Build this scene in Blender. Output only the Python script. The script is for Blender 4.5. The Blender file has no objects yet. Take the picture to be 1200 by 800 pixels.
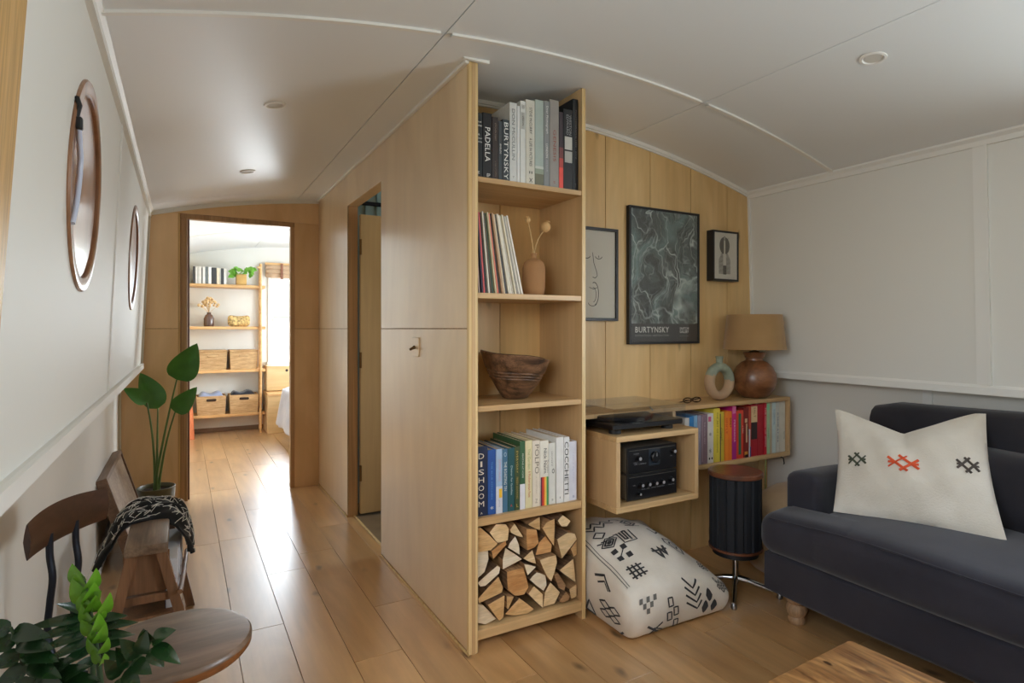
import bpy, bmesh, math, random
from mathutils import Vector, Matrix
random.seed(7)
PI = math.pi
SC = bpy.context.scene
COL = SC.collection

# ------------------------------------------------------------------ camera
cam_d = bpy.data.cameras.new('camera')
cam = bpy.data.objects.new('camera', cam_d); COL.objects.link(cam)
cam_d.sensor_width = 36.0; cam_d.lens = 688 / 1200 * 36
cam_d.shift_y = -15 / 1200
cam_d.clip_start = .02
cam.location = (0, 0, 1.2)
cam.rotation_euler = (PI / 2, 0, -math.radians(29.33))
SC.camera = cam

# ------------------------------------------------------------------ world and lights
w = bpy.data.worlds.new('sky'); SC.world = w; w.use_nodes = True
nt = w.node_tree; bg = nt.nodes['Background']
sky = nt.nodes.new('ShaderNodeTexSky'); sky.sky_type = 'NISHITA'
sky.sun_disc = False; sky.sun_elevation = math.radians(38); sky.sun_rotation = math.radians(200)
sky.air_density = 1.0; sky.dust_density = 3.0; sky.ozone_density = .6
nt.links.new(sky.outputs[0], bg.inputs[0]); bg.inputs[1].default_value = .75

def area(name, loc, direction, sx, sy, power, col=(1, 1, 1)):
    d = bpy.data.lights.new(name, 'AREA'); d.shape = 'RECTANGLE'; d.size = sx; d.size_y = sy
    d.energy = power; d.color = col
    o = bpy.data.objects.new(name, d); COL.objects.link(o); o.location = loc
    o.rotation_euler = Vector(direction).to_track_quat('-Z', 'Y').to_euler()
    return o
DAY = (.84, .93, 1.0)
area('daylight_side_window', (-.75, .33, 1.5), (1, .35, -.10), 1.25, .9, 22, DAY)
area('daylight_sofa_window', (3.35, -.25, 1.40), (-1, .10, .15), 1.75, .95, 70, DAY)
area('daylight_bedroom_side', (3.35, 5.65, 1.45), (-1, -.25, -.30), 1.5, 1.2, 135, DAY)
area('daylight_bedroom_end', (1.36, 8.15, 1.5), (-.16, -1, -.30), .8, .95, 58, DAY)
area('bathroom_fill', (3.3, 3.1, 1.6), (-1, .1, -.2), 1.0, .8, 22, DAY)  # added fill lamp that brightens the bathroom door leaf, no known source

SC.view_settings.view_transform = 'Standard'; SC.view_settings.look = 'None'
SC.view_settings.exposure = 0.26; SC.view_settings.gamma = 1.0
SC.view_settings.use_curve_mapping = False
SC.cycles.use_denoising = True
SC.cycles.max_bounces = 10; SC.cycles.diffuse_bounces = 6; SC.cycles.glossy_bounces = 4
SC.cycles.transparent_max_bounces = 12; SC.cycles.sample_clamp_indirect = 6
SC.cycles.caustics_reflective = False; SC.cycles.caustics_refractive = False

# ------------------------------------------------------------------ materials
def lin(c):
    r = []
    for v in c[:3]:
        v /= 255
        r.append(v / 12.92 if v <= .04045 else ((v + .055) / 1.055) ** 2.4)
    return (*r, 1)

MATS = {}
def new_mat(name):
    m = bpy.data.materials.new(name); m.use_nodes = True; MATS[name] = m
    return m, m.node_tree, m.node_tree.nodes['Principled BSDF']

def P(name, col, rough=.5, metal=0, spec=.5, coat=0, var=0, bump=0, bscale=200, sheen=0, vscale=6):
    m, t, b = new_mat(name)
    b.inputs['Base Color'].default_value = lin(col); b.inputs['Roughness'].default_value = rough
    b.inputs['Metallic'].default_value = metal; b.inputs['Specular IOR Level'].default_value = spec
    b.inputs['Coat Weight'].default_value = coat; b.inputs['Coat Roughness'].default_value = .2
    b.inputs['Sheen Weight'].default_value = sheen
    if var or bump:
        tc = t.nodes.new('ShaderNodeTexCoord')
    if var:
        n = t.nodes.new('ShaderNodeTexNoise'); n.inputs['Scale'].default_value = vscale; n.inputs['Detail'].default_value = 5
        t.links.new(tc.outputs['Object'], n.inputs['Vector'])
        r = t.nodes.new('ShaderNodeValToRGB')
        c = lin(col)
        r.color_ramp.elements[0].position = .3; r.color_ramp.elements[1].position = .7
        r.color_ramp.elements[0].color = tuple(x * (1 - var) for x in c[:3]) + (1,)
        r.color_ramp.elements[1].color = tuple(min(1, x * (1 + var)) for x in c[:3]) + (1,)
        t.links.new(n.outputs[0], r.inputs[0]); t.links.new(r.outputs[0], b.inputs['Base Color'])
    if bump:
        n2 = t.nodes.new('ShaderNodeTexNoise'); n2.inputs['Scale'].default_value = bscale; n2.inputs['Detail'].default_value = 3
        t.links.new(tc.outputs['Object'], n2.inputs['Vector'])
        bp = t.nodes.new('ShaderNodeBump'); bp.inputs['Strength'].default_value = bump; bp.inputs['Distance'].default_value = .004
        t.links.new(n2.outputs[0], bp.inputs['Height']); t.links.new(bp.outputs[0], b.inputs['Normal'])
    return m

def wood(name, dark, light, axis='Z', along=1.2, across=14, rough=.45, coat=0, knots=0, fine=.25, dist=.8, cior=1.5, crough=.25, pervar=.12, bump=.08, spots=0, plane='XZ'):
    """grain along one object axis, every piece with its own cut and tone"""
    m, t, b = new_mat(name); N = t.nodes.new; L = t.links.new
    tc = N('ShaderNodeTexCoord'); oi = N('ShaderNodeObjectInfo')
    mul = N('ShaderNodeMath'); mul.operation = 'MULTIPLY'; mul.inputs[1].default_value = 37.0
    L(oi.outputs['Random'], mul.inputs[0])
    add = N('ShaderNodeVectorMath'); add.operation = 'ADD'
    L(tc.outputs['Object'], add.inputs[0]); L(mul.outputs[0], add.inputs[1])
    mp = N('ShaderNodeMapping')
    s = {'X': (along, across, across), 'Y': (across, along, across), 'Z': (across, across, along)}[axis]
    mp.inputs['Scale'].default_value = s
    L(add.outputs[0], mp.inputs['Vector'])
    n = N('ShaderNodeTexNoise'); n.inputs['Scale'].default_value = 1; n.inputs['Detail'].default_value = 6
    n.inputs['Distortion'].default_value = dist; L(mp.outputs[0], n.inputs['Vector'])
    r = N('ShaderNodeValToRGB'); r.color_ramp.elements[0].position = .32; r.color_ramp.elements[1].position = .66
    r.color_ramp.elements[0].color = lin(dark); r.color_ramp.elements[1].color = lin(light)
    L(n.outputs[0], r.inputs[0])
    mp2 = N('ShaderNodeMapping'); k = 9
    mp2.inputs['Scale'].default_value = tuple(v * (k if v == across else 3) for v in s)
    L(add.outputs[0], mp2.inputs['Vector'])
    n2 = N('ShaderNodeTexNoise'); n2.inputs['Scale'].default_value = 1; n2.inputs['Detail'].default_value = 3
    L(mp2.outputs[0], n2.inputs['Vector'])
    mr = N('ShaderNodeMapRange'); mr.inputs[1].default_value = .3; mr.inputs[2].default_value = .7
    mr.inputs[3].default_value = 1 - fine; mr.inputs[4].default_value = 1 + fine * .4
    L(n2.outputs[0], mr.inputs[0])
    pv = N('ShaderNodeMapRange'); pv.inputs[3].default_value = 1 - pervar; pv.inputs[4].default_value = 1 + pervar * .7
    L(oi.outputs['Random'], pv.inputs[0])
    mm = N('ShaderNodeMath'); mm.operation = 'MULTIPLY'; L(mr.outputs[0], mm.inputs[0]); L(pv.outputs[0], mm.inputs[1])
    mx = N('ShaderNodeVectorMath'); mx.operation = 'SCALE'; L(r.outputs[0], mx.inputs[0]); L(mm.outputs[0], mx.inputs['Scale'])
    col = mx.outputs[0]
    if knots:
        wn = N('ShaderNodeTexNoise'); wn.inputs['Scale'].default_value = 9; L(add.outputs[0], wn.inputs['Vector'])
        wm = N('ShaderNodeVectorMath'); wm.operation = 'SCALE'; wm.inputs['Scale'].default_value = .05; L(wn.outputs['Color'], wm.inputs[0])
        wa = N('ShaderNodeVectorMath'); wa.operation = 'ADD'; L(add.outputs[0], wa.inputs[0]); L(wm.outputs[0], wa.inputs[1])
        sp = N('ShaderNodeSeparateXYZ'); L(wa.outputs[0], sp.inputs[0]); cb = N('ShaderNodeCombineXYZ')
        for k_, a_ in enumerate(plane):      # flat cells in the face of the board, drawn out along the grain
            sc_ = N('ShaderNodeMath'); sc_.operation = 'MULTIPLY'; sc_.inputs[1].default_value = knots * (1 if a_ == axis else 2.2)
            L(sp.outputs[a_], sc_.inputs[0]); L(sc_.outputs[0], cb.inputs[k_])
        v = N('ShaderNodeTexVoronoi'); v.voronoi_dimensions = '2D'; v.inputs['Scale'].default_value = 1; L(cb.outputs[0], v.inputs['Vector'])
        gate = N('ShaderNodeSeparateColor'); L(v.outputs['Color'], gate.inputs[0])
        gm = N('ShaderNodeMapRange'); gm.inputs[1].default_value = .55; gm.inputs[2].default_value = 1; gm.inputs[3].default_value = .0; gm.inputs[4].default_value = 1; L(gate.outputs[0], gm.inputs[0])
        kr = N('ShaderNodeValToRGB'); kr.color_ramp.elements[0].position = .02; kr.color_ramp.elements[1].position = .10
        kr.color_ramp.elements[0].color = (1, 1, 1, 1); kr.color_ramp.elements[1].color = (0, 0, 0, 1)
        L(v.outputs['Distance'], kr.inputs[0])
        kg = N('ShaderNodeMath'); kg.operation = 'MULTIPLY'; L(kr.outputs[0], kg.inputs[0]); L(gm.outputs[0], kg.inputs[1])
        kr = kg
        kx = N('ShaderNodeMix'); kx.data_type = 'RGBA'
        ks2 = N('ShaderNodeMath'); ks2.operation = 'MULTIPLY'; ks2.inputs[1].default_value = spots or .55
        L(kr.outputs[0], ks2.inputs[0]); L(ks2.outputs[0], kx.inputs[0])
        L(col, kx.inputs[6]); kx.inputs[7].default_value = tuple(x * .3 for x in lin(dark)[:3]) + (1,)
        col = kx.outputs[2]
    L(col, b.inputs['Base Color'])
    b.inputs['Roughness'].default_value = rough; b.inputs['Coat Weight'].default_value = coat; b.inputs['Coat Roughness'].default_value = crough; b.inputs['Coat IOR'].default_value = cior
    if bump:
        bp = N('ShaderNodeBump'); bp.inputs['Strength'].default_value = bump; bp.inputs['Distance'].default_value = .003
        L(n2.outputs[0], bp.inputs['Height']); L(bp.outputs[0], b.inputs['Normal'])
    return m

def cloth(name, col, col2=None, scale=350, rough=.9, bump=.25, sheen=.25):
    m, t, b = new_mat(name); N = t.nodes.new; L = t.links.new
    tc = N('ShaderNodeTexCoord')
    n = N('ShaderNodeTexNoise'); n.inputs['Scale'].default_value = 5; n.inputs['Detail'].default_value = 6
    L(tc.outputs['Object'], n.inputs['Vector'])
    r = N('ShaderNodeValToRGB'); r.color_ramp.elements[0].position = .35; r.color_ramp.elements[1].position = .65
    r.color_ramp.elements[0].color = lin(col2 or tuple(c * .9 for c in col)); r.color_ramp.elements[1].color = lin(col)
    L(n.outputs[0], r.inputs[0]); L(r.outputs[0], b.inputs['Base Color'])
    b.inputs['Roughness'].default_value = rough; b.inputs['Sheen Weight'].default_value = sheen; b.inputs['Specular IOR Level'].default_value = .25
    w1 = N('ShaderNodeTexNoise'); w1.inputs['Scale'].default_value = scale; w1.inputs['Detail'].default_value = 2
    L(tc.outputs['Object'], w1.inputs['Vector'])
    bp = N('ShaderNodeBump'); bp.inputs['Strength'].default_value = bump; bp.inputs['Distance'].default_value = .002
    L(w1.outputs[0], bp.inputs['Height']); L(bp.outputs[0], b.inputs['Normal'])
    return m

def glass(name, tint=(1, 1, 1), ior=1.45, rough=.02):
    m, t, b = new_mat(name); N = t.nodes.new; L = t.links.new
    t.nodes.remove(b); out = t.nodes['Material Output']
    tr = N('ShaderNodeBsdfTransparent'); tr.inputs[0].default_value = (*tint, 1)
    gl = N('ShaderNodeBsdfGlossy'); gl.inputs['Roughness'].default_value = rough
    fr = N('ShaderNodeFresnel'); 
    ge = N('ShaderNodeNewGeometry'); io = N('ShaderNodeMapRange'); io.inputs[3].default_value = ior; io.inputs[4].default_value = 1 / ior
    L(ge.outputs['Backfacing'], io.inputs[0]); L(io.outputs[0], fr.inputs['IOR'])      # same reflection from either side of the pane
    mx = N('ShaderNodeMixShader'); L(fr.outputs[0], mx.inputs[0]); L(tr.outputs[0], mx.inputs[1]); L(gl.outputs[0], mx.inputs[2])
    L(mx.outputs[0], out.inputs[0])
    return m

wall_m = P('white_wall_paint', (226, 224, 217), .58, spec=.35, bump=.03, bscale=60)
lower_m = P('white_lower_paint', (226, 221, 211), .55, bump=.04, bscale=60)
ceil_m = P('white_ceiling_paint', (228, 230, 231), .44, coat=.05)
trim_m = P('white_trim_gloss', (232, 230, 224), .45)
ply_m = wood('birch_plywood', (214, 184, 142), (228, 202, 162), 'Z', .9, 2.2, .34, 1.0, cior=2.0, crough=.28, fine=.05, dist=2.2, pervar=.02, bump=.03)
plyfar_m = wood('birch_plywood_warm', (212, 172, 124), (224, 188, 142), 'Z', .9, 2.6, .40, .3, fine=.05, dist=2.2, pervar=.02, bump=.03)
edge_m = wood('pale_plywood_edge', (205, 172, 116), (232, 206, 154), 'Z', .5, 60, .4, .1, fine=.2)
jamb_m = wood('brown_plywood_jamb', (166, 128, 88), (192, 152, 108), 'Z', .6, 40, .45, fine=.25)
plank_m = wood('larch_wall_planks', (212, 174, 116), (226, 192, 136), 'Z', .8, 4, .42, .1, knots=2.6, fine=.08, dist=2.2, pervar=.06, spots=.8)
case_m = wood('bookcase_oak_ply', (190, 154, 108), (206, 172, 126), 'Z', .9, 6, .42, .1, knots=2.0, spots=.2, fine=.08, pervar=.03)
shelf_m = wood('bookcase_shelf_ply', (186, 148, 100), (214, 180, 130), 'X', .9, 14, .42, .1, fine=.14, pervar=.03)
floor_m = wood('oak_floorboards', (178, 134, 84), (206, 164, 112), 'Y', .7, 4, .34, 1.0, cior=1.7, crough=.33, knots=2.3, fine=.12, dist=2.2, pervar=.10, bump=.04, spots=1.3, plane='XY')
dfloor_m = P('floor_joint_dark', (70, 48, 28), .8)
walnut_m = wood('brown_hardwood', (116, 78, 54), (164, 120, 86), 'Z', 1.5, 9, .3, .3, fine=.2)
dark_wood_m = wood('dark_chair_wood', (48, 27, 18), (76, 44, 30), 'Y', 2, 14, .35, .2, fine=.2)
seat_wood_m = wood('worn_seat_wood', (104, 82, 66), (140, 116, 98), 'X', 2, 9, .36, .2, fine=.2, dist=1.5)
seat_edge_m = wood('worn_seat_edge', (110, 62, 30), (150, 92, 48), 'X', 3, 14, .4, .15)
bench_m = wood('grey_brown_bench_wood', (96, 74, 56), (142, 118, 96), 'Y', 2, 16, .4, .1)
leg_m = wood('brown_bench_leg', (112, 78, 52), (152, 110, 78), 'Z', 2, 14, .5)
table_m = wood('honey_table_wood', (126, 80, 42), (206, 152, 92), 'Y', 2.6, 9, .42, .1, knots=6, dist=3.5, spots=2.0, fine=.35, plane='XY')
board_m = wood('pale_leaning_board', (150, 126, 104), (176, 154, 130), 'X', 2, 10, .55)
oak_m = wood('oak_window_frame', (196, 154, 92), (218, 178, 116), 'Z', 1, 16, .45)
black_m = P('black_paper', (22, 22, 24), .55)
frame_m = P('black_frame_paint', (24, 23, 26), .4)
metal_b = P('black_iron', (34, 36, 44), .4, .6)
chrome_m = P('chrome', (190, 192, 196), .15, 1)
steel_m = P('brushed_steel', (150, 150, 150), .35, 1)
grey_metal = P('grey_case_metal', (120, 116, 106), .4, .5)
glass_m = glass('window_glass')

acryl_m = glass('acrylic_cover', (.93, .94, .95))

# ------------------------------------------------------------------ mesh helpers
WLOC = {}
class MB:
    def __init__(s): s.bm = bmesh.new()
    def box(s, x0, x1, y0, y1, z0, z1, bev=0, m=0, rot=None, piv=None, seg=1):
        r = bmesh.ops.create_cube(s.bm, size=1)
        vs = r['verts']
        for v in vs:
            v.co = Vector(((x0 + x1) / 2 + v.co.x * (x1 - x0), (y0 + y1) / 2 + v.co.y * (y1 - y0), (z0 + z1) / 2 + v.co.z * (z1 - z0)))
        fs = list({f for v in vs for f in v.link_faces})
        for f in fs: f.material_index = m
        if bev:
            es = list({e for v in vs for e in v.link_edges})
            rr = bmesh.ops.bevel(s.bm, geom=es, offset=bev, segments=seg, affect='EDGES', profile=.5)
            vs = list({v for f in rr['faces'] for v in f.verts} | {v for v in vs if v.is_valid})
            for f in rr['faces']: f.material_index = m
        if rot is not None:
            p = Vector(piv) if piv else Vector(((x0 + x1) / 2, (y0 + y1) / 2, (z0 + z1) / 2))
            for v in vs: v.co = p + rot @ (v.co - p)
        return vs
    def face(s, pts, m=0):
        f = s.bm.faces.new([s.bm.verts.new(p) for p in pts]); f.material_index = m; return f
    def prism(s, pts, d, m=0, mcap=None):
        """extrude a planar polygon (3-D points) by vector d"""
        d = Vector(d); a = [s.bm.verts.new(p) for p in pts]; b = [s.bm.verts.new(Vector(p) + d) for p in pts]
        n = len(pts)
        f = s.bm.faces.new(a); f.material_index = m if mcap is None else mcap
        f = s.bm.faces.new(b[::-1]); f.material_index = m if mcap is None else mcap
        for i in range(n):
            f = s.bm.faces.new([a[i], b[i], b[(i + 1) % n], a[(i + 1) % n]]); f.material_index = m
    def grid(s, fn, nu, nv, m=0, closed_u=False, closed_v=False):
        V = [[s.bm.verts.new(fn(i / nu, j / nv)) for j in range(nv + (0 if closed_v else 1))] for i in range(nu + (0 if closed_u else 1))]
        for i in range(nu):
            for j in range(nv):
                i2 = (i + 1) % len(V); j2 = (j + 1) % len(V[0])
                try:
                    f = s.bm.faces.new([V[i][j], V[i2][j], V[i2][j2], V[i][j2]]); f.material_index = m
                except ValueError: pass
        return V
    def tube(s, pts, rad, seg=10, m=0, cap=True, flat=1.0):
        pts = [Vector(p) for p in pts]; n = len(pts)
        R = rad if isinstance(rad, (list, tuple)) else [rad] * n
        t0 = (pts[1] - pts[0]).normalized()
        u = t0.orthogonal().normalized(); rings = []
        for i, p in enumerate(pts):
            t = (pts[min(i + 1, n - 1)] - pts[max(i - 1, 0)]).normalized()
            u = (u - t * u.dot(t)).normalized(); v = t.cross(u)
            rings.append([s.bm.verts.new(p + (u * math.cos(a) + v * math.sin(a) * flat) * R[i]) for a in [2 * PI * k / seg for k in range(seg)]])
        for i in range(n - 1):
            for k in range(seg):
                f = s.bm.faces.new([rings[i][k], rings[i][(k + 1) % seg], rings[i + 1][(k + 1) % seg], rings[i + 1][k]]); f.material_index = m
        if cap:
            f = s.bm.faces.new(rings[0][::-1]); f.material_index = m
            f = s.bm.faces.new(rings[-1]); f.material_index = m
        return rings
    def lathe(s, prof, c, seg=32, m=0, axis=None, wob=None):
        """profile of (radius, height); axis defaults to +Z"""
        q = Vector((0, 0, 1)).rotation_difference(Vector(axis)) if axis else None
        rings = []
        for r, h in prof:
            ring = []
            for k in range(seg):
                a = 2 * PI * k / seg; rr, hh = r, h
                if wob: rr, hh = wob(r, h, a)
                p = Vector((rr * math.cos(a), rr * math.sin(a), hh))
                if q: p = q @ p
                ring.append(s.bm.verts.new(Vector(c) + p))
            rings.append(ring)
        for i in range(len(rings) - 1):
            for k in range(seg):
                f = s.bm.faces.new([rings[i][k], rings[i][(k + 1) % seg], rings[i + 1][(k + 1) % seg], rings[i + 1][k]]); f.material_index = m
        if prof[0][0] > 1e-5:
            f = s.bm.faces.new(rings[0][::-1]); f.material_index = m
        if prof[-1][0] > 1e-5:
            f = s.bm.faces.new(rings[-1]); f.material_index = m
        return rings
    def rbox(s, x0, x1, y0, y1, z0, z1, r, n=8, fn=None, m=0):
        """soft box: cube grid whose edges are rounded with radius r, then fn deforms each point"""
        c = Vector(((x0 + x1) / 2, (y0 + y1) / 2, (z0 + z1) / 2)); h = Vector(((x1 - x0) / 2, (y1 - y0) / 2, (z1 - z0) / 2))
        cache = {}
        def put(p):
            k = tuple(round(a, 5) for a in p)
            if k not in cache:
                q = Vector([p[i] * h[i] for i in range(3)])
                ri = [min(r, h[i]) for i in range(3)]
                inner = Vector([max(-h[i] + ri[i], min(h[i] - ri[i], q[i])) for i in range(3)])
                e = Vector([(q[i] - inner[i]) / max(ri[i], 1e-6) for i in range(3)])
                if e.length > 1e-9:
                    e.normalize(); q = inner + Vector([e[i] * ri[i] for i in range(3)])
                q = q + c
                cache[k] = s.bm.verts.new(fn(q) if fn else q)
            return cache[k]
        def g(i):   # denser towards the ends
            t = i / n * 2 - 1
            return math.copysign(abs(t) ** .75, t)
        for ax in range(3):
            for sg in (-1, 1):
                for i in range(n):
                    for j in range(n):
                        q = []
                        for a, b in ((i, j), (i + 1, j), (i + 1, j + 1), (i, j + 1)):
                            p = [0, 0, 0]; p[ax] = sg; p[(ax + 1) % 3] = g(a); p[(ax + 2) % 3] = g(b); q.append(put(p))
                        if sg < 0: q = q[::-1]
                        if len(set(q)) == 4:
                            f = s.bm.faces.new(q); f.material_index = m
    def ribbon(s, pts, wd, nrm, m=0, closed=False):
        pts = [Vector(p) for p in pts]; nrm = Vector(nrm); n = len(pts); A = []
        for i, p in enumerate(pts):
            if closed: t = pts[(i + 1) % n] - pts[i - 1]
            else: t = pts[min(i + 1, n - 1)] - pts[max(i - 1, 0)]
            sd = nrm.cross(t).normalized() * wd / 2
            A.append((s.bm.verts.new(p - sd), s.bm.verts.new(p + sd)))
        for i in range(n if closed else n - 1):
            a, b = A[i], A[(i + 1) % n]
            f = s.bm.faces.new([a[0], b[0], b[1], a[1]]); f.material_index = m
    def build(s, name, mats, parent=None, smooth=35, base=None, recalc=True):
        if recalc: bmesh.ops.recalc_face_normals(s.bm, faces=s.bm.faces)
        me = bpy.data.meshes.new(name)
        co = [v.co for v in s.bm.verts]
        mn = Vector([min(c[i] for c in co) for i in range(3)]); mx = Vector([max(c[i] for c in co) for i in range(3)])
        b = Vector(base) if base is not None else Vector(((mn.x + mx.x) / 2, (mn.y + mx.y) / 2, mn.z))
        bmesh.ops.translate(s.bm, verts=s.bm.verts, vec=-b)
        s.bm.to_mesh(me); s.bm.free()
        if not isinstance(mats, (list, tuple)): mats = [mats]
        for m in mats: me.materials.append(m)
        if smooth:
            me.polygons.foreach_set('use_smooth', [True] * len(me.polygons))
            me.set_sharp_from_angle(angle=math.radians(smooth))
        o = bpy.data.objects.new(name, me); COL.objects.link(o)
        place(o, b, parent)
        return o

def place(o, wloc, parent=None):
    o.location = Vector(wloc) - (WLOC[parent.name] if parent else Vector())
    if parent: o.parent = parent
    WLOC[o.name] = Vector(wloc)

def tag(o, label=None, cat=None, group=None, kind=None):
    if label: o['label'] = label
    if cat: o['category'] = cat
    if group: o['group'] = group
    if kind: o['kind'] = kind
    return o

def thing(name, label, cat, loc, group=None):
    o = bpy.data.objects.new(name, None); COL.objects.link(o); o.empty_display_size = .05
    place(o, loc); return tag(o, label, cat, group)

def struct(o): o['kind'] = 'structure'; return o

def box(name, mats, x0, x1, y0, y1, z0, z1, parent=None, bev=.002, **k):
    m = MB(); m.box(x0, x1, y0, y1, z0, z1, bev, **k); return m.build(name, mats, parent)

def text(parent, body, o, ux, uy, wd, ht, mat, name='lettering', lift=.0006, space=1.0, bold=0):
    """flat print: body fitted into a wd x ht rectangle whose lower left corner is o"""
    cu = bpy.data.curves.new('print', 'FONT'); cu.body = body; cu.resolution_u = 2; cu.space_character = space; cu.offset = bold
    tmp = bpy.data.objects.new('print', cu); me = bpy.data.meshes.new_from_object(tmp)
    bpy.data.objects.remove(tmp); bpy.data.curves.remove(cu)
    if not me.vertices: return None
    xs = [v.co.x for v in me.vertices]; ys = [v.co.y for v in me.vertices]
    a, b, c, d = min(xs), max(xs), min(ys), max(ys)
    ux, uy, o = Vector(ux), Vector(uy), Vector(o); n = ux.cross(uy).normalized()
    ctr = o + ux * wd / 2 + uy * ht / 2
    for v in me.vertices:
        v.co = o + ux * ((v.co.x - a) / max(b - a, 1e-6) * wd) + uy * ((v.co.y - c) / max(d - c, 1e-6) * ht) + n * lift - ctr
    me.materials.clear(); me.materials.append(mat); me.name = name
    ob = bpy.data.objects.new(name, me); COL.objects.link(ob); place(ob, ctr, parent)
    return ob

def bez(p0, p1, p2, n=10):
    p0, p1, p2 = Vector(p0), Vector(p1), Vector(p2)
    return [p0 * (1 - t) ** 2 + p1 * 2 * t * (1 - t) + p2 * t * t for t in [i / n for i in range(n + 1)]]

# ================================================================== THE SETTING
XC = 1.33
def zc(x): return 2.2 - .09 * (x - XC) ** 2
def XL(z): return -.242 + .045 * (z - .95)      # upper left wall leans in
def XR(z): return 2.915 - .04 * (z - .94)       # upper right wall leans in
YF, YB, YW, YE = -1.95, 2.305, 4.663, 7.65      # end wall behind camera, plank wall, doorway wall, bedroom end

# ---- floor of separate boards
floor = struct(box('floor', dfloor_m, -.40, 3.06, YF - .02, YE + .02, -.05, -.0125, bev=0))
PW = .1795; X0 = -.357
starts = {0: .3, 1: .85, 2: .2, 3: 3.7, 4: 3.08, 5: 2.12, 6: 2.5, 7: 2.9, 8: 2.35, 9: 1.55, 10: 2.2, 11: 1.9}
plank_mesh = {}
def plank_me(L):
    k = round(L, 3)
    if k not in plank_mesh:
        m = bmesh.new(); g = .0009; a, b = PW / 2 - g, k / 2 - g; c = .0007
        v = [m.verts.new(p) for p in ((-a, -b, -.0125), (a, -b, -.0125), (a, b, -.0125), (-a, b, -.0125), (-a, -b, -c), (a, -b, -c), (a, b, -c), (-a, b, -c), (-a + c, -b + c, 0), (a - c, -b + c, 0), (a - c, b - c, 0), (-a + c, b - c, 0))]
        for q in ((0, 1, 5, 4), (1, 2, 6, 5), (2, 3, 7, 6), (3, 0, 4, 7), (4, 5, 9, 8), (5, 6, 10, 9), (6, 7, 11, 10), (7, 4, 8, 11), (8, 9, 10, 11)):
            m.faces.new([v[i] for i in q])
        me = bpy.data.meshes.new('plank'); m.to_mesh(me); m.free(); me.materials.append(floor_m); plank_mesh[k] = me
    return plank_mesh[k]
def plank(x, y0, y1):
    o = bpy.data.objects.new('plank', plank_me(y1 - y0)); COL.objects.link(o)
    place(o, (x, (y0 + y1) / 2, 0), floor)
for r in range(19):
    xm = X0 + PW * (r + .5) + (.0 if r else 0)
    s = starts.get(r, random.uniform(0, 1.16)); L = 1.16
    y = s - math.ceil((s - YF) / L) * L
    while y < YE:
        a, b = max(y, YF), min(y + L, YE)
        if b - a > .05: plank(xm, round(a, 3), round(b, 3))
        y += L

# ---- vaulted ceiling: dark backing shell and painted panels between the seams
m = MB()
m.grid(lambda u, v: Vector((-.42 + u * 3.48, YF - .05 + v * (YE + .1 - YF), zc(-.42 + u * 3.48) + .014)), 32, 1)
m.grid(lambda u, v: Vector((-.42 + u * 3.48, YF - .05 + v * (YE + .1 - YF), zc(-.42 + u * 3.48) + .05)), 32, 1)
ceiling = struct(m.build('ceiling', ceil_m, smooth=60))
def ceil_panel(x0, x1, y0, y1):
    m = MB(); g = .0022; t = .011
    x0 += g; x1 -= g; y0 += g; y1 -= g; n = 12
    P3 = lambda u, v, dz: Vector((x0 + (x1 - x0) * u, y0 + (y1 - y0) * v, zc(x0 + (x1 - x0) * u) + dz))
    m.grid(lambda u, v: P3(u, v, 0), n, 1); m.grid(lambda u, v: P3(u, v, t), n, 1)
    m.grid(lambda u, v: P3(0, u, v * t), 1, 1); m.grid(lambda u, v: P3(1, u, v * t), 1, 1)
    m.grid(lambda u, v: P3(u, 0, v * t), n, 1); m.grid(lambda u, v: P3(u, 1, v * t), n, 1)
    bmesh.ops.remove_doubles(m.bm, verts=m.bm.verts, dist=1e-5)
    m.build('ceiling_panel', ceil_m, ceiling, smooth=40)
for xa, xb in ((-.30, .755), (.755, 1.945), (1.945, 3.03)):
    for ya, yb in ((YF, 1.787), (1.787, 4.40), (4.40, YW + .03), (YW + .03, YE)):
        ceil_panel(xa, xb, ya, yb)
def batten(x0, x1, y, wdt=.018, th=.008):
    m = MB()
    N = 24
    for a in (0,):
        m.grid(lambda u, v: (lambda x, k: Vector((x, y + (-wdt / 2, -wdt / 2, wdt / 2, wdt / 2)[k], zc(x) + (.001, -th, -th, .001)[k])))(x0 + (x1 - x0) * u, min(3, round(v * 3))), N, 3)
    return m.build('ceiling_batten', trim_m, None, smooth=35)
tn = [0]
def trim(o): tn[0] += 1; o.name = 'trim_%d' % tn[0]; WLOC[o.name] = WLOC.get('x', Vector()); return struct(o)
trim(batten(-.185, .735, 1.787)); trim(batten(.775, 1.925, 1.787)); trim(batten(1.965, 2.86, 1.787))
trim(batten(-.18, 2.86, -.8)); trim(batten(-.18, 2.86, 6.2))
# curved cornice where the plank wall and the doorway wall meet the vault
def cornice(x0, x1, y, s=-1):
    m = MB(); N = 24
    pr = ((0, -.026), (.008, -.026), (.008, -.017), (.014, -.017), (.014, .002))
    m.grid(lambda u, v: (lambda x, k: Vector((x, y + s * pr[k][0], zc(x) + pr[k][1])))(x0 + (x1 - x0) * u, min(4, round(v * 4))), N, 4)
    return m.build('cornice', trim_m, None, smooth=35)
trim(cornice(.955, 2.87, YB)); trim(cornice(-.19, .915, YW))

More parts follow.
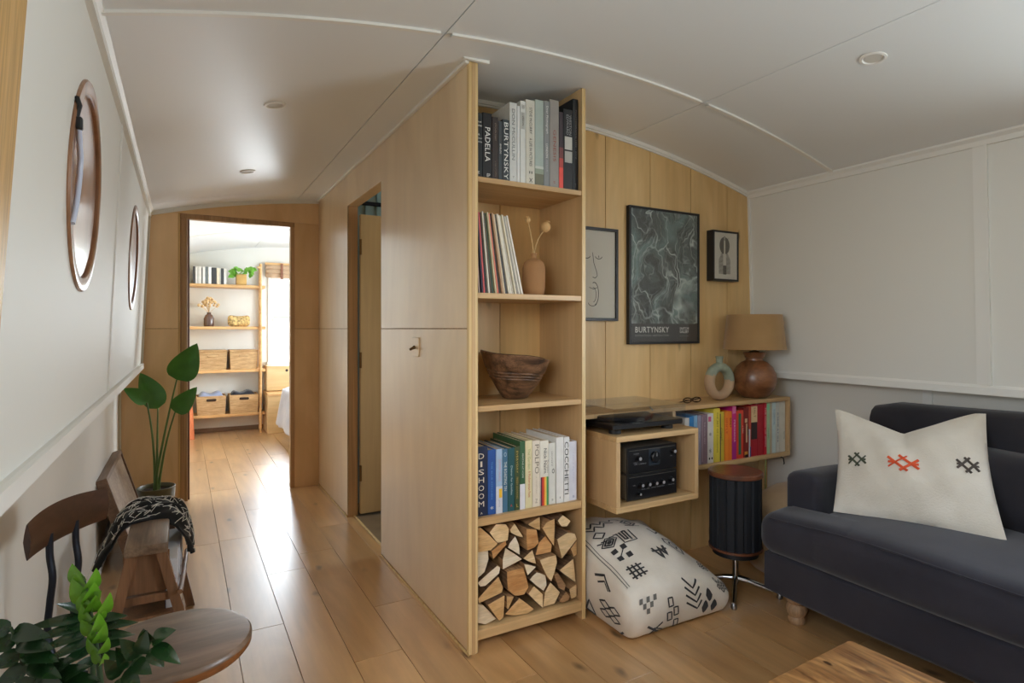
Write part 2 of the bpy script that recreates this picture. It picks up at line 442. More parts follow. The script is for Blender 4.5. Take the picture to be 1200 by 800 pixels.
# ---- left wall: leaning upper panels with openings, deep rail, recessed lower wall
def patch(m, y0, y1, z0, z1, X): m.face([(X(z0), y0, z0), (X(z0), y1, z0), (X(z1), y1, z1), (X(z1), y0, z1)])
def holed(m, yc, zcn, h, R, X, n=48):
    ring = []; sq = []
    for k in range(n):
        a = 2 * PI * k / n; c, s = math.cos(a), math.sin(a)
        ring.append(m.bm.verts.new((X(zcn + R * s), yc + R * c, zcn + R * s)))
        f = h / max(abs(c), abs(s)); sq.append(m.bm.verts.new((X(zcn + f * s), yc + f * c, zcn + f * s)))
    for k in range(n):
        m.bm.faces.new([ring[k], ring[(k + 1) % n], sq[(k + 1) % n], sq[k]])
PZ = 1.555; PR = .262; PIN = .227
PORTS = (1.825, 3.5)
m = MB(); zt, zb = 2.02, .945
def wall_panel(y0, y1, holes):
    m = MB(); y = y0
    for (a, b, z0, z1, kind) in holes:
        if a > y: patch(m, y, a, zb, zt, XL)
        patch(m, a, b, zb, z0, XL); patch(m, a, b, z1, zt, XL)
        if kind: holed(m, (a + b) / 2, (z0 + z1) / 2, (b - a) / 2, PIN + .012, XL)
        y = b
    if y < y1: patch(m, y, y1, zb, zt, XL)
    for e in (y0, y1):
        m.face([(XL(zb), e, zb), (XL(zt), e, zt), (XL(zt) - .012, e, zt), (XL(zb) - .012, e, zb)])
    return m
wl = struct(box('wall_left', lower_m, -.372, -.366, YF, YE, -.01, .95, bev=0))
HP = .28
mm = wall_panel(YF, 2.618, [(-.35, .945, 1.04, 1.90, 0), (PORTS[0] - HP, PORTS[0] + HP, PZ - HP, PZ + HP, 1)])
mm.build('wall_panel', wall_m, wl, smooth=0)
wall_panel(2.624, YW, [(PORTS[1] - HP, PORTS[1] + HP, PZ - HP, PZ + HP, 1)]).build('wall_panel', wall_m, wl, smooth=0)
mm = MB(); patch(mm, YW + .05, YE, .945, 2.02, XL); mm.build('wall_panel', wall_m, wl, smooth=0)
mm = MB(); patch(mm, 2.612, 2.63, .96, 1.99, lambda z: XL(z) - .006); mm.build('panel_joint', trim_m, wl, smooth=0)
for yy in (2.606, 2.630):
    mm = MB(); mm.prism([(XL(.96), yy, .96), (XL(1.99), yy, 1.99), (XL(1.99) + .004, yy, 1.99), (XL(.96) + .004, yy, .96)], (0, .007, 0)); mm.build('joint_bead', trim_m, wl, smooth=0)
# rail under the upper panel
mm = MB(); mm.prism([(-.366, YF, .952), (-.232, YF, .968), (-.224, YF, .966), (-.224, YF, .934), (-.366, YF, .934)], (0, YW - YF, 0))
trim(mm.build('rail', trim_m, None, smooth=20))
mm = MB(); mm.prism([(XL(1.955), YF, 1.958), (XL(1.955) + .016, YF, 1.958), (XL(1.955) + .016, YF, 1.985), (-.17, YF, 1.992), (-.17, YF, 2.01), (-.25, YF, 2.01)], (0, YW - YF, 0))
trim(mm.build('cornice', trim_m, None, smooth=20))
struct(box('baseboard_left', trim_m, -.366, -.345, YF, YW, 0, .1, bev=.003))
# corner beads on the doorway wall
trim(box('bead', trim_m, -.366, -.352, YW - .012, YW, 0, .935, bev=.002))
mm = MB(); mm.prism([(XL(.96), YW, .96), (XL(1.96), YW, 1.96), (XL(1.96) + .012, YW, 1.96), (XL(.96) + .012, YW, .96)], (0, -.012, 0)); trim(mm.build('bead', trim_m))

# ---- portholes: wooden ring closed by a varnished wooden shutter
shut_m = wood('varnished_shutter', (126, 84, 58), (160, 112, 80), 'Z', 1.2, 7, .3, .55, fine=.1, cior=1.5, crough=.18)
def porthole(n, y):
    ax = Vector((1, 0, -.045)).normalized()
    c = Vector((XL(PZ), y, PZ))
    m = MB(); m.lathe([(PIN, -.006), (PR - .001, -.006), (PR, .003), (PR - .004, .007), (PIN + .004, .007), (PIN, .004), (PIN, -.006)], c, 64, axis=ax)
    bmesh.ops.delete(m.bm, geom=[f for f in m.bm.faces if len(f.verts) > 6], context='FACES_ONLY')
    ring = m.build('window_%d' % n, walnut_m, None, smooth=40); struct(ring)
    m = MB(); m.lathe([(PIN - .001, -.012), (PIN - .001, -.003), (PIN - .02, -.001)], c, 64, axis=ax); m.build('shutter', shut_m, ring, smooth=30)
    if n == 2:      # pale cord looped on a black hook
        m = MB(); pts = [(-.2, 1.605, 1.644), (-.201, 1.625, 1.621), (-.202, 1.65, 1.589), (-.204, 1.651, 1.55), (-.206, 1.641, 1.509), (-.208, 1.62, 1.466), (-.211, 1.60, 1.432)]
        m.tube(pts, .006, 10); m.build('pull_cord', P('pale_blue_cord', (206, 214, 236), .3), ring, 60)
        m = MB(); m.box(-.212, -.192, 1.594, 1.614, 1.640, 1.668, .003)
        m.tube([(-.204, 1.604, 1.665), (-.198, 1.606, 1.695), (-.204, 1.612, 1.715)], .005, 8); m.build('hook', black_m, ring, 40)
porthole(2, PORTS[0]); porthole(3, PORTS[1])

# ---- side window beside the camera
mm = MB(); pr_ = lambda z: XL(z) + .003 + .019 * (z - 1.27) + .004
def arch(a, b, z0, z1): mm.prism([(XL(z0) - .02, a, z0), (pr_(z0), a, z0), (pr_(z1), a, z1), (XL(z1) - .02, a, z1)], (0, b - a, 0))
arch(.945, 1.082, .985, 1.955); arch(-.49, -.35, .985, 1.955); arch(-.35, .945, 1.9, 1.955); arch(-.35, .945, .985, 1.04)
win1 = struct(mm.build('window_1', oak_m, None, smooth=20))
box('window_reveal', oak_m, -.42, -.235, .938, .944, 1.03, 1.91, win1, 0); box('window_reveal', oak_m, -.42, -.235, -.355, -.345, 1.03, 1.91, win1, 0)
box('window_reveal', oak_m, -.42, -.235, -.345, .938, 1.03, 1.04, win1, 0); box('window_reveal', oak_m, -.42, -.225, -.345, .938, 1.90, 1.91, win1, 0)
box('mullion', oak_m, -.36, -.31, .275, .325, 1.04, 1.90, win1); box('glass_pane', glass_m, -.338, -.334, -.345, .938, 1.04, 1.90, win1, 0)

# ---- doorway wall of plywood with two sheets above and below the joint
DX0, DX1, DZ = -.012, .74, 2.0
wf = struct(box('wall_far', jamb_m, -.37, 3.05, YW + .012, YW + .05, 2.0, 2.3, bev=0))
def sheet(name, x0, x1, z0, z1, top=False, par=None, y=YW):
    m = MB()
    if top:
        n = 14
        pts = [(x0, y, z0), (x1, y, z0)] + [(x1 - (x1 - x0) * i / n, y, zc(x1 - (x1 - x0) * i / n) - .001) for i in range(n + 1)]
        m.prism(pts, (0, .012, 0))
    else: m.box(x0, x1, y, y + .012, z0, z1, .001)
    return m.build(name, plyfar_m, par, smooth=0)
sheet('plywood_sheet', -.366, DX0, .0, 1.198, par=wf); sheet('plywood_sheet', -.366, DX0, 1.202, DZ - .001, par=wf)
sheet('plywood_sheet', DX1, .917, .0, 1.198, par=wf); sheet('plywood_sheet', DX1, .917, 1.202, DZ - .001, par=wf)
sheet('plywood_sheet', -.20, .917, DZ, 2, True, par=wf)
for (a, b) in ((-.37, DX0), (DX1, .96)): box('wall_core', jamb_m, a, b, YW + .0125, YW + .05, 0, 2.0, wf, 0)
box('bedroom_lining', wall_m, -.37, DX0 - .02, YW + .051, YW + .06, 0, 2.05, wf, 0); box('bedroom_lining', wall_m, DX1 + .02, 3.05, YW + .051, YW + .06, 0, 2.2, wf, 0)
door3 = struct(box('door_3', jamb_m, DX0, .034, YW + .006, YW + .064, 0, 1.965, bev=.002))
box('door_jamb', jamb_m, .711, DX1, YW + .006, YW + .064, 0, 1.965, door3); box('door_head', jamb_m, DX0, DX1, YW + .006, YW + .064, 1.965, 2.0, door3)
box('door_stop', P('dark_door_stop', (92, 56, 34), .5), .034, .046, YW + .04, YW + .064, 0, 1.965, door3); 
box('door_edge_strip', oak_m, DX0 - .012, DX0, YW - .004, YW + .0, 0, 2.0, door3, .001)

# ---- plywood partition along the corridor, doorway to the bathroom
PX0, PX1, PY0 = .917, .952, 1.962
BY0, BY1 = 3.045, 3.772
wp = struct(box('wall_partition', jamb_m, PX0 + .008, PX1 - .003, 3.78, YW + .01, 0, 2.1, bev=0))
box('wall_core', jamb_m, PX0 + .008, PX1 - .003, PY0 + .01, BY0 - .005, 0, 2.17, wp, 0)
box('wall_core', jamb_m, PX0 + .008, PX1 - .003, BY0 - .005, 3.78, 1.99, 2.17, wp, 0)
ZT = zc(PX0) - .003
for (a, b, z0, z1) in ((PY0, BY0, .012, 1.198), (PY0, BY0, 1.202, ZT), (BY1, YW, .012, 1.198), (BY1, YW, 1.202, ZT), (BY0, BY1, 1.982, ZT)):
    box('plywood_sheet', ply_m, PX0, PX0 + .008, a, b, z0, z1, wp, .0008)
box('plywood_sheet', case_m, PX1 - .003, PX1 + .003, PY0 + .012, YB, 0, 2.18, wp, 0)
m = MB(); m.box(PX0 - .001, PX1 + .003, PY0 - .008, PY0 + .012, .0, 2.183, .003); m.build('end_strip', edge_m, wp)
box('end_strip_core', case_m, PX0 + .012, PX1 - .010, PY0 - .0095, PY0 - .007, .0, 2.18, wp, 0)
box('kick_strip', edge_m, PX0 - .006, PX0, PY0 - .012, BY0, 0, .009, wp, .001); box('kick_strip', edge_m, PX0 - .006, PX0, BY1, YW, 0, .009, wp, .001)
trim(box('trim', trim_m, PX0 - .016, PX0 + .0, PY0 - .01, YW - .002, 2.172, 2.19, bev=.002))
trim(box('trim', trim_m, PX0 - .03, PX0 + .075, PY0 - .03, PY0 - .014, 2.178, 2.194, bev=.002))
door2 = struct(box('door_2', jamb_m, PX0 + .002, .984, BY1 - .0, BY1 + .014, 0, 1.995, bev=.001))
box('door_jamb', jamb_m, PX0 + .002, .984, BY0 - .014, BY0, 0, 1.995, door2, .001); box('door_head', case_m, PX0 + .002, .984, BY0, BY1, 1.98, 1.995, door2, .001)
box('door_leaf', wood('olive_plywood_door', (176, 146, 100), (196, 166, 120), 'Z', .7, 4, .4, fine=.08), .992, 1.70, BY1 - .034, BY1 - .0, .018, 1.93, door2, .002)
for z in (.28, 1.0, 1.72): box('hinge', P('brass_hinge_%d' % round(z * 100), (112, 82, 44), .4, .7), .984, .996, BY1 - .05, BY1 - .034, z - .05, z + .05, door2, .001)
box('threshold', edge_m, .955, .968, BY0, BY1, -.001, .006, door2, .001)
# bathroom behind the door
tile_m = P('grey_stone_tile', (124, 106, 82), .5, var=.15, vscale=9)
bfl = box('bathroom_floor', tile_m, .969, 2.9, 2.34, 4.65, .0005, .003, floor, 0)
wb = struct(box('wall_bathroom', P('teal_bathroom_panel', (150, 172, 170), .4), .96, 2.9, 4.03, 4.05, 0, 2.19, bev=0))
box('rail', metal_b, .97, 2.3, 3.985, 4.01, 2.045, 2.07, wb, .003)
for x in (1.02, 1.10, 1.18, 1.26): box('panel_strip', P('teal_strip', (128, 150, 150), .4), x, x + .006, 4.02, 4.03, 1.7, 2.15, wb, 0)
box('side_lining', wall_m, 2.92, 2.94, 2.34, 4.03, 0, 1.1, wb, 0); box('side_lining', wall_m, 2.92, 2.94, 2.34, 2.6, 1.1, 2.05, wb, 0); box('side_lining', wall_m, 2.92, 2.94, 3.6, 4.03, 1.1, 2.05, wb, 0); struct(box('window_7', glass_m, 2.93, 2.934, 2.6, 3.6, 1.1, 2.03, bev=0))  # unseen opening and pane added so the fill reaches the door leaf

# ---- plank wall behind bookcase and pictures
wbk = struct(box('wall_back', plank_m, .945, 3.05, YB + .014, YB + .035, 0, 2.25, bev=0))
px = [.941, 1.234, 1.526, 1.825, 2.118, 2.409, 2.694, 2.96, 3.05]
for a, b in zip(px, px[1:]):
    a2, b2 = max(a, .955) + .002, b - .002
    zt_ = lambda x: (zc(x) - .002 if x < 2.9 else .95)
    m = MB(); n = 5
    if a < 2.65:
        pts = [(a2, YB, 0), (b2, YB, 0)] + [(b2 - (b2 - a2) * i / n, YB, zc(b2 - (b2 - a2) * i / n) - .002) for i in range(n + 1)]
        m.prism(pts, (0, .014, 0))
    elif a < 2.9:
        m.prism([(a2, YB, 0), (b2, YB, 0), (b2, YB, .94), (XR(.94), YB, .94), (XR(1.99), YB, 1.985), (a2, YB, zc(a2) - .002)], (0, .014, 0))
    else: m.box(a2, b2, YB, YB + .014, 0, .94)
    m.build('plank', plank_m, wbk, smooth=0)
m = MB(); m.prism([(XR(.95), YB, .95), (XR(1.98), YB, 1.98), (XR(1.98) - .012, YB, 1.98), (XR(.95) - .012, YB, .95)], (0, -.012, 0)); trim(m.build('bead', trim_m))

# ---- right wall: framed upper panel, rail, recessed lower wall
wr = struct(box('wall_right', lower_m, 3.04, 3.046, YF, YB, -.01, .95, bev=0))
mm = MB(); RW0, RW1 = -1.15, .66
for a, b in ((YF, RW0), (RW1, YB)): patch(mm, a, b, .94, 2.03, XR)
patch(mm, RW0, RW1, .94, 1.02, XR); patch(mm, RW0, RW1, 1.84, 2.03, XR); mm.build('wall_panel', wall_m, wr, smooth=0)
def rstile(y0, y1, z0, z1, t=.008):
    mm = MB(); mm.prism([(XR(z0), y0, z0), (XR(z1), y0, z1), (XR(z1) - t, y0, z1), (XR(z0) - t, y0, z0)], (0, y1 - y0, 0)); return mm
rstile(1.148, 1.192, .965, 1.97).build('stile', trim_m, wr, smooth=0); 
rstile(1.140, 1.148, .965, 1.97, .014).build('stile_bead', trim_m, wr, smooth=0)
mm = MB(); mm.prism([(3.04, YF, .925), (XR(.94) - .012, YF, .925), (XR(.94) - .012, YF, .955), (XR(.96) - .004, YF, .966), (3.04, YF, .966)], (0, YB - YF, 0)); trim(mm.build('rail', trim_m, None, 20))
mm = MB(); mm.prism([(XR(1.955) + .02, YF, 1.952), (XR(1.955) - .012, YF, 1.952), (XR(1.96) - .016, YF, 1.972), (2.845, YF, 1.985), (2.845, YF, 2.02), (2.95, YF, 2.02)], (0, YB - YF, 0)); trim(mm.build('cornice', trim_m, None, 20))
box('panel_cover_strip', trim_m, 3.034, 3.04, 1.42, 1.46, .05, .93, wr, .001)
struct(box('baseboard_right', trim_m, 3.02, 3.04, YF, YB, 0, .1, bev=.003))

# ---- end of the room behind the camera: wall with a wide glazed garden door
wn = struct(box('wall_front', wall_m, -.42, .30, YF - .03, YF, 0, 2.2, bev=0))
box('wall_side', wall_m, 2.10, 3.06, YF - .03, YF, 0, 2.2, wn, 0); box('wall_top', wall_m, .30, 2.10, YF - .03, YF, 2.05, 2.25, wn, 0)
d1 = struct(box('door_1', oak_m, .30, .37, YF - .04, YF + .01, 0, 2.05)); box('door_frame', oak_m, 2.03, 2.10, YF - .04, YF + .01, 0, 2.05, d1); box('door_frame', oak_m, 1.16, 1.24, YF - .04, YF + .01, .0, 2.05, d1)
box('door_head', oak_m, .37, 2.03, YF - .04, YF + .01, 1.98, 2.05, d1); box('door_leaf', wall_m, .37, 1.16, YF - .03, YF - .01, .0, 1.98, d1, 0); box('door_leaf', wall_m, 1.24, 2.03, YF - .03, YF - .01, .0, 1.98, d1, 0)
# ---- window above the sofa, beside the camera
w6 = MB()
for (a, b, z0, z1) in ((RW1, RW1 + .09, .985, 1.93), (RW0 - .09, RW0, .985, 1.93), (RW0, RW1, 1.84, 1.93), (RW0, RW1, .985, 1.02), (-.26, -.22, 1.02, 1.84)):
    w6.prism([(XR(z0) - .018, a, z0), (XR(z0) + .10, a, z0), (XR(z1) + .10, a, z1), (XR(z1) - .018, a, z1)], (0, b - a, 0))
w6 = struct(w6.build('window_6', oak_m, None, smooth=0)); box('glass_pane', glass_m, 2.955, 2.959, RW0, RW1, 1.02, 1.84, w6, 0)

# ---- bedroom shell
we = struct(box('wall_bedroom', wall_m, -.37, .905, YE, YE + .03, 0, 2.2, bev=0))
WBX0, WBX1, WBZ0, WBZ1 = .955, 1.75, .80, 1.80
box('wall_under', wall_m, .905, WBX1 + .05, YE, YE + .03, 0, WBZ0 - .02, we, 0); box('wall_over', wall_m, .905, WBX1 + .05, YE, YE + .03, WBZ1 + .02, 2.2, we, 0); box('wall_side', wall_m, WBX1 + .05, 3.06, YE, YE + .03, 0, 2.2, we, 0)
w4 = struct(box('window_4', trim_m, .905, WBX0, YE - .015, YE + .03, WBZ0 - .03, WBZ1 + .03))
box('window_frame', trim_m, WBX1, WBX1 + .05, YE - .015, YE + .03, WBZ0 - .03, WBZ1 + .03, w4); box('window_sill', trim_m, .89, WBX1 + .06, YE - .05, YE + .03, WBZ0 - .04, WBZ0, w4); box('window_head', trim_m, WBX0, WBX1, YE - .015, YE + .03, WBZ1, WBZ1 + .03, w4)
box('sash_rail', trim_m, WBX0, WBX1, YE - .0, YE + .025, 1.30, 1.335, w4); box('sash_stile', P('red_sash_edge', (214, 120, 92), .4), WBX0, WBX0 + .008, YE - .002, YE + .02, WBZ0, 1.32, w4)
box('glass_pane', glass_m, WBX0, WBX1, YE + .01, YE + .013, WBZ0, WBZ1, w4, 0)
wbr = struct(box('wall_bedroom_right', wall_m, 3.03, 3.06, YW, 4.9, 0, 2.1, bev=0)); box('wall_piece', wall_m, 3.03, 3.06, 6.5, YE, 0, 2.1, wbr, 0); box('wall_piece', wall_m, 3.03, 3.06, 4.9, 6.5, 0, .85, wbr, 0); box('wall_piece', wall_m, 3.03, 3.06, 4.9, 6.5, 2.0, 2.1, wbr, 0)
struct(box('window_5', glass_m, 3.04, 3.044, 4.9, 6.5, .85, 2.0, bev=0))
struct(box('baseboard_bedroom', P('dark_skirting', (120, 92, 66), .5), -.36, .88, YE - .012, YE, 0, .05, bev=.001))
# ---- outside: lawn and hedge
lawn = struct(box('lawn', P('lawn_green', (92, 122, 58), .9, var=.4, vscale=2), -14, 16, -14, 20, -.75, -.7, bev=0))
hedge_m = P('hedge_green', (70, 104, 52), .8, var=.6, vscale=5)
def hedge(label, x0, x1, y0, y1, h):
    m = MB(); m.rbox(x0, x1, y0, y1, -.7, h, .5, 22, lambda q: q + Vector((random.uniform(-.16, .16), random.uniform(-.16, .16), random.uniform(-.12, .16))))
    tag(m.build('hedge', hedge_m, None, 80), label, 'hedge')
hedge('clipped green hedge outside the side window', -7, -5.6, -8, 11, 1.9)
gw = struct(box('garden_wall', P('white_garden_wall', (238, 238, 236), .8), -6, 10, 11.5, 11.7, -.7, 1.42, bev=0)); box('coping', P('grey_coping', (180, 182, 184), .8), -6, 10, 11.45, 11.75, 1.42, 1.47, gw, 0)
m = MB(); m.rbox(2.6, 4.2, 14.2, 15.4, -.7, 2.5, .6, 16, lambda q: q + Vector((random.uniform(-.14, .14), random.uniform(-.14, .14), random.uniform(-.12, .16)))); tag(m.build('shrub', P('pale_shrub_green', (136, 168, 130), .8, var=.4, vscale=5), None, 80), 'rounded pale green shrub beyond the white garden wall', 'shrub')
hedge('clipped green hedge outside the sofa window', 7, 8.4, -8, 11, 1.8)

# ================================================================== BOOKCASE AND ITS CONTENTS
BF = 1.974
bc = thing('bookcase', 'tall open plywood bookcase built against the end of the partition', 'bookcase', (1.2, 2.14, 0))
m = MB(); pts = [(1.441, BF, 0), (1.458, BF, 0), (1.458, BF, zc(1.458) - .004), (1.441, BF, zc(1.441) - .004)]
m.prism(pts, (0, YB - BF - .002, 0)); m.build('side_panel', case_m, bc, 0)
box('front_edge', edge_m, 1.4405, 1.4585, BF - .0015, BF, 0, zc(1.45) - .006, bc, .0005)
SHZ = [(1.750, 1.770), (1.314, 1.335), (.888, .909), (.459, .489), (.034, .070)]
for z0, z1 in SHZ:
    box('shelf', shelf_m, .9555, 1.4405, BF + .002, YB - .002, z0, z1, bc, .001)

INK = {}
def ink(rgb):
    k = tuple(rgb)
    if k not in INK: INK[k] = P('print_%d_%d_%d' % k, k, .5)
    return INK[k]
COVER = {}
def cover(rgb, rough=.45):
    k = tuple(rgb)
    if k not in COVER: COVER[k] = P('cover_%d_%d_%d' % k, k, rough, var=.06, vscale=25)
    return COVER[k]
page_m = P('book_pages', (206, 190, 164), .9)
W_, K_ = (232, 230, 224), (28, 28, 30)

def book(label, x0, x1, yf, dep, z0, z1, rgb, group, texts=(), bands=()):
    """texts: (string, z top, z bottom, x fraction a, b, colour[, 'stack'|'across'])  bands: (z0, z1, xa, xb, colour)"""
    g = .0007; x0 += g; x1 -= g; t = min(.0025, (x1 - x0) * .22); r = .0012
    m = MB()
    m.box(x0, x1, yf, yf + .003, z0, z1, r * .8)
    m.box(x0, x0 + t, yf + .0005, yf + dep, z0, z1, .0004); m.box(x1 - t, x1, yf + .0005, yf + dep, z0, z1, .0004)
    b = m.build('book', cover(rgb), None, 40)
    tag(b, label, 'book', group)
    box('pages', page_m, x0 + t, x1 - t, yf + .003, yf + dep - .004, z0 + .003, z1 - .004, b, 0)
    wv = x1 - x0; h = z1 - z0
    for kb, bd in enumerate(bands):
        za, zb, xa, xb, c = bd
        box('spine_panel', cover(c), x0 + wv * xa, x0 + wv * xb, yf - .0004 - .0002 * kb, yf + .0005, z0 + h * za, z0 + h * zb, b, 0)
    for tx in texts:
        s, zt, zb, xa, xb, c = tx[:6]; mode = tx[6] if len(tx) > 6 else 'down'; y = yf - .0006 - .0002 * len(bands)
        A, B = z0 + h * zt, z0 + h * zb; xa, xb = x0 + wv * xa, x0 + wv * xb
        if mode == 'down': text(b, s, (xa, y, A), (0, 0, -1), (1, 0, 0), A - B, xb - xa, ink(c))
        elif mode == 'across': text(b, s, (xa, y, B), (1, 0, 0), (0, 0, 1), xb - xa, A - B, ink(c))
        else:
            n = len(s); st = (A - B) / n
            for i, ch in enumerate(s):
                wd = (xb - xa) * (.35 if ch == 'I' else 1)
                text(b, ch, ((xa + xb) / 2 - wd / 2, y, A - (i + .85) * st), (1, 0, 0), (0, 0, 1), wd, st * .68, ink(c))
    return b

# --- art books on the top shelf
g1 = 'photography books on the top shelf'; y = 1.995; Z = 1.7705
book('short black cookbook with small white lines of print, leftmost on top shelf', .958, .993, y, .22, Z, 2.016, (24, 28, 32), g1, [('one pan', .87, .84, .3, .85, W_, 'across'), ('dishes', .82, .79, .3, .9, W_, 'across'), ('&', .68, .65, .45, .65, W_, 'across'), ('recipes', .62, .59, .3, .95, W_, 'across'), ('from home', .57, .54, .3, .95, W_, 'across'), ('E', .1, .06, .4, .65, W_, 'across')])
book('black book with one bold white slanted word, second from left on top shelf', .993, 1.033, y, .23, Z, 2.021, (20, 18, 20), g1, [('PADELLA', .78, .26, .25, .8, W_), ('EP', .08, .03, .45, .8, W_, 'across')])
book('dark brown book with fine grey lettering, third from left on top shelf', 1.033, 1.061, y, .24, Z, 2.012, (52, 42, 38), g1, [('KITCHEN DIARY', .90, .62, .4, .65, (150, 132, 116)), ('A YEAR OF SUPPERS', .30, .05, .4, .65, (120, 106, 94))])
book('thin slate grey book, fourth from left on the top shelf', 1.061, 1.079, y, .25, Z, 2.0, (62, 68, 72), g1, [('ANALOG', .62, .45, .3, .7, W_)])
book('charcoal book with nine wide white capitals down its spine on top shelf', 1.079, 1.110, y, .26, Z, 2.010, (54, 60, 64), g1, [('BURTYNSKY', .95, .03, .2, .8, W_)])
book('tall grey white book with thin widely spaced grey capitals, right of charcoal book', 1.110, 1.144, y, .28, Z, 2.082, (204, 204, 200), g1, [('DON McCULLIN', .92, .28, .3, .7, (110, 112, 112)), ('7', .08, .05, .4, .6, (110, 110, 110), 'across')])
book('thinnest white book on the top shelf, its spine blank', 1.144, 1.158, y, .28, Z, 2.074, (214, 214, 212), g1)
book('white photography book with a grey panel near the top of its spine', 1.158, 1.183, y, .28, Z, 2.097, (212, 212, 206), g1, [('THE NEW', .95, .90, .2, .8, (120, 118, 110), 'across'), ('VISION', .82, .70, .3, .7, (100, 100, 92))], [(.66, .86, .15, .8, (176, 176, 168))])
book('cream book with small dark capitals ending in a cross on top shelf', 1.183, 1.226, y, .29, Z, 2.107, (206, 202, 188), g1, [('STEVE McCURRY', .91, .60, .38, .68, (62, 62, 58)), ('A LIFE IN PICTURES', .55, .22, .38, .68, (62, 62, 58)), ('II', .16, .13, .35, .7, (62, 62, 58), 'across'), ('X', .08, .03, .35, .75, (40, 40, 38), 'across')])
book('pale sea green art book with a faint landscape on its spine', 1.226, 1.267, y, .29, Z, 2.115, (166, 178, 170), g1, [], [(.0, .14, 0, 1, (112, 112, 92)), (.2, .23, 0, 1, (196, 200, 190)), (.14, .2, 0, 1, (146, 156, 138))])
book('narrow mid grey book with white lettering left of thick warm grey book', 1.267, 1.295, y, .29, Z, 2.118, (132, 134, 134), g1, [('Dear Photograph', .94, .62, .35, .75, W_), ('LONDON', .50, .34, .35, .7, W_), ('JANE BOWN', .32, .18, .4, .62, (190, 190, 188))])
book('thick warm grey book with faded red capitals on top shelf', 1.295, 1.341, y, .30, Z, 2.129, (148, 142, 136), g1, [('GENESIS', .66, .30, .38, .68, (150, 84, 74)), ('S', .08, .05, .4, .6, (150, 84, 74), 'across')])
book('slim book whose spine fades from dark plum to bright red', 1.341, 1.362, y, .27, Z, 2.086, (58, 46, 52), g1, [], [(0, .28, 0, 1, (228, 82, 70)), (.28, .40, 0, 1, (176, 72, 66)), (.40, .54, 0, 1, (112, 62, 62))])
book('black book with two black and white photographs on its spine', 1.362, 1.409, y, .27, Z, 2.103, (26, 27, 30), g1, [('EDWARD', .93, .68, .3, .55, (150, 150, 150)), ('WESTON', .93, .68, .6, .85, (150, 150, 150))], [(.50, .66, .15, .95, (188, 186, 178)), (.34, .48, .15, .95, (168, 166, 160))])
book('tallest black book at the right end of the top shelf', 1.409, 1.437, y, .30, Z, 2.152, (30, 31, 34), g1, [('PHOTOGRAPHS 1950 - 2010', .88, .35, .45, .7, (120, 120, 122)), ('T', .08, .05, .4, .6, (120, 120, 120), 'across')])

# --- cookery books on the fourth shelf
g2 = 'cookery books on the lower shelf'; Z = .4895
book('navy book with upright white capitals stacked down its spine, leftmost cookery book', .958, 1.015, y, .21, Z, .754, (28, 38, 66), g2, [('DISHOOM', .92, .12, .3, .72, (226, 214, 196), 'stack'), ('^', .06, .03, .45, .6, (226, 214, 196), 'across')])
book('royal blue book with a small white star low on the spine', 1.015, 1.050, y, .20, Z, .737, (40, 82, 152), g2, [('THE BLUE KITCHEN', .82, .24, .4, .58, (96, 150, 206)), ('*', .13, .08, .3, .7, W_, 'across')])
book('pale blue and white book with a yellow lemon on its spine', 1.050, 1.079, y, .20, Z, .737, (160, 186, 214), g2, [('SUMMER SALADS', .84, .50, .4, .7, (206, 150, 150)), ('LEMON', .22, .10, .4, .6, (150, 150, 170))], [(.0, .42, 0, 1, (206, 210, 220)), (.24, .38, .45, .95, (236, 190, 60))])
book('teal blue book with bold cream title in the cookery row', 1.079, 1.102, y, .20, Z, .734, (70, 112, 140), g2, [('THE ROASTING TIN', .80, .34, .25, .8, (222, 226, 214)), ('O', .95, .88, .25, .75, (180, 200, 210), 'across')])
book('dark teal book with small white title and red mark at its foot', 1.102, 1.133, y, .20, Z, .735, (36, 84, 88), g2, [('Dinner for families', .72, .26, .42, .68, (196, 212, 208)), ('A', .11, .07, .35, .65, (206, 70, 60), 'across')])
book('olive green book with gold lettering between teal and green spines', 1.133, 1.156, y, .21, Z, .739, (64, 80, 50), g2, [('EVERYDAY', .93, .58, .3, .65, (190, 164, 84)), ('FRESH COOKING', .52, .18, .3, .65, (176, 150, 80)), ('L', .1, .05, .35, .7, (206, 180, 90), 'across')])
book('deep green book with the lower third of its spine white', 1.156, 1.181, y, .23, Z, .757, (56, 96, 62), g2, [('FEASTING AT HOME', .82, .46, .4, .66, (214, 220, 206))], [(0, .37, 0, 1, (222, 222, 226))])
book('pale yellow book with a red and green script title', 1.181, 1.214, y, .23, Z, .757, (222, 212, 168), g2, [('The Garden', .88, .58, .35, .7, (150, 166, 100)), ('A Mediterranean Feast', .55, .16, .4, .75, (190, 96, 70))])
book('cream book with five thin tall grey capitals on its upper spine', 1.214, 1.250, y, .23, Z, .754, (224, 214, 196), g2, [('POLPO', .94, .50, .3, .85, (120, 112, 100)), ('A VENETIAN', .46, .20, .42, .6, (190, 180, 160)), ('Z', .12, .06, .35, .65, (150, 140, 120), 'across')])
book('white book with red, yellow and green stripes on its lower spine', 1.250, 1.291, y, .23, Z, .750, (228, 224, 210), g2, [('Nick Nairn', .88, .50, .4, .75, (50, 46, 44)), ('The Classics', .70, .50, .8, .95, (90, 84, 80))], [(0, .44, .05, .22, (96, 44, 62)), (0, .44, .22, .45, (206, 66, 50)), (0, .44, .45, .62, (238, 160, 60)), (0, .44, .62, .74, (236, 216, 110)), (0, .44, .74, .96, (86, 156, 96))])
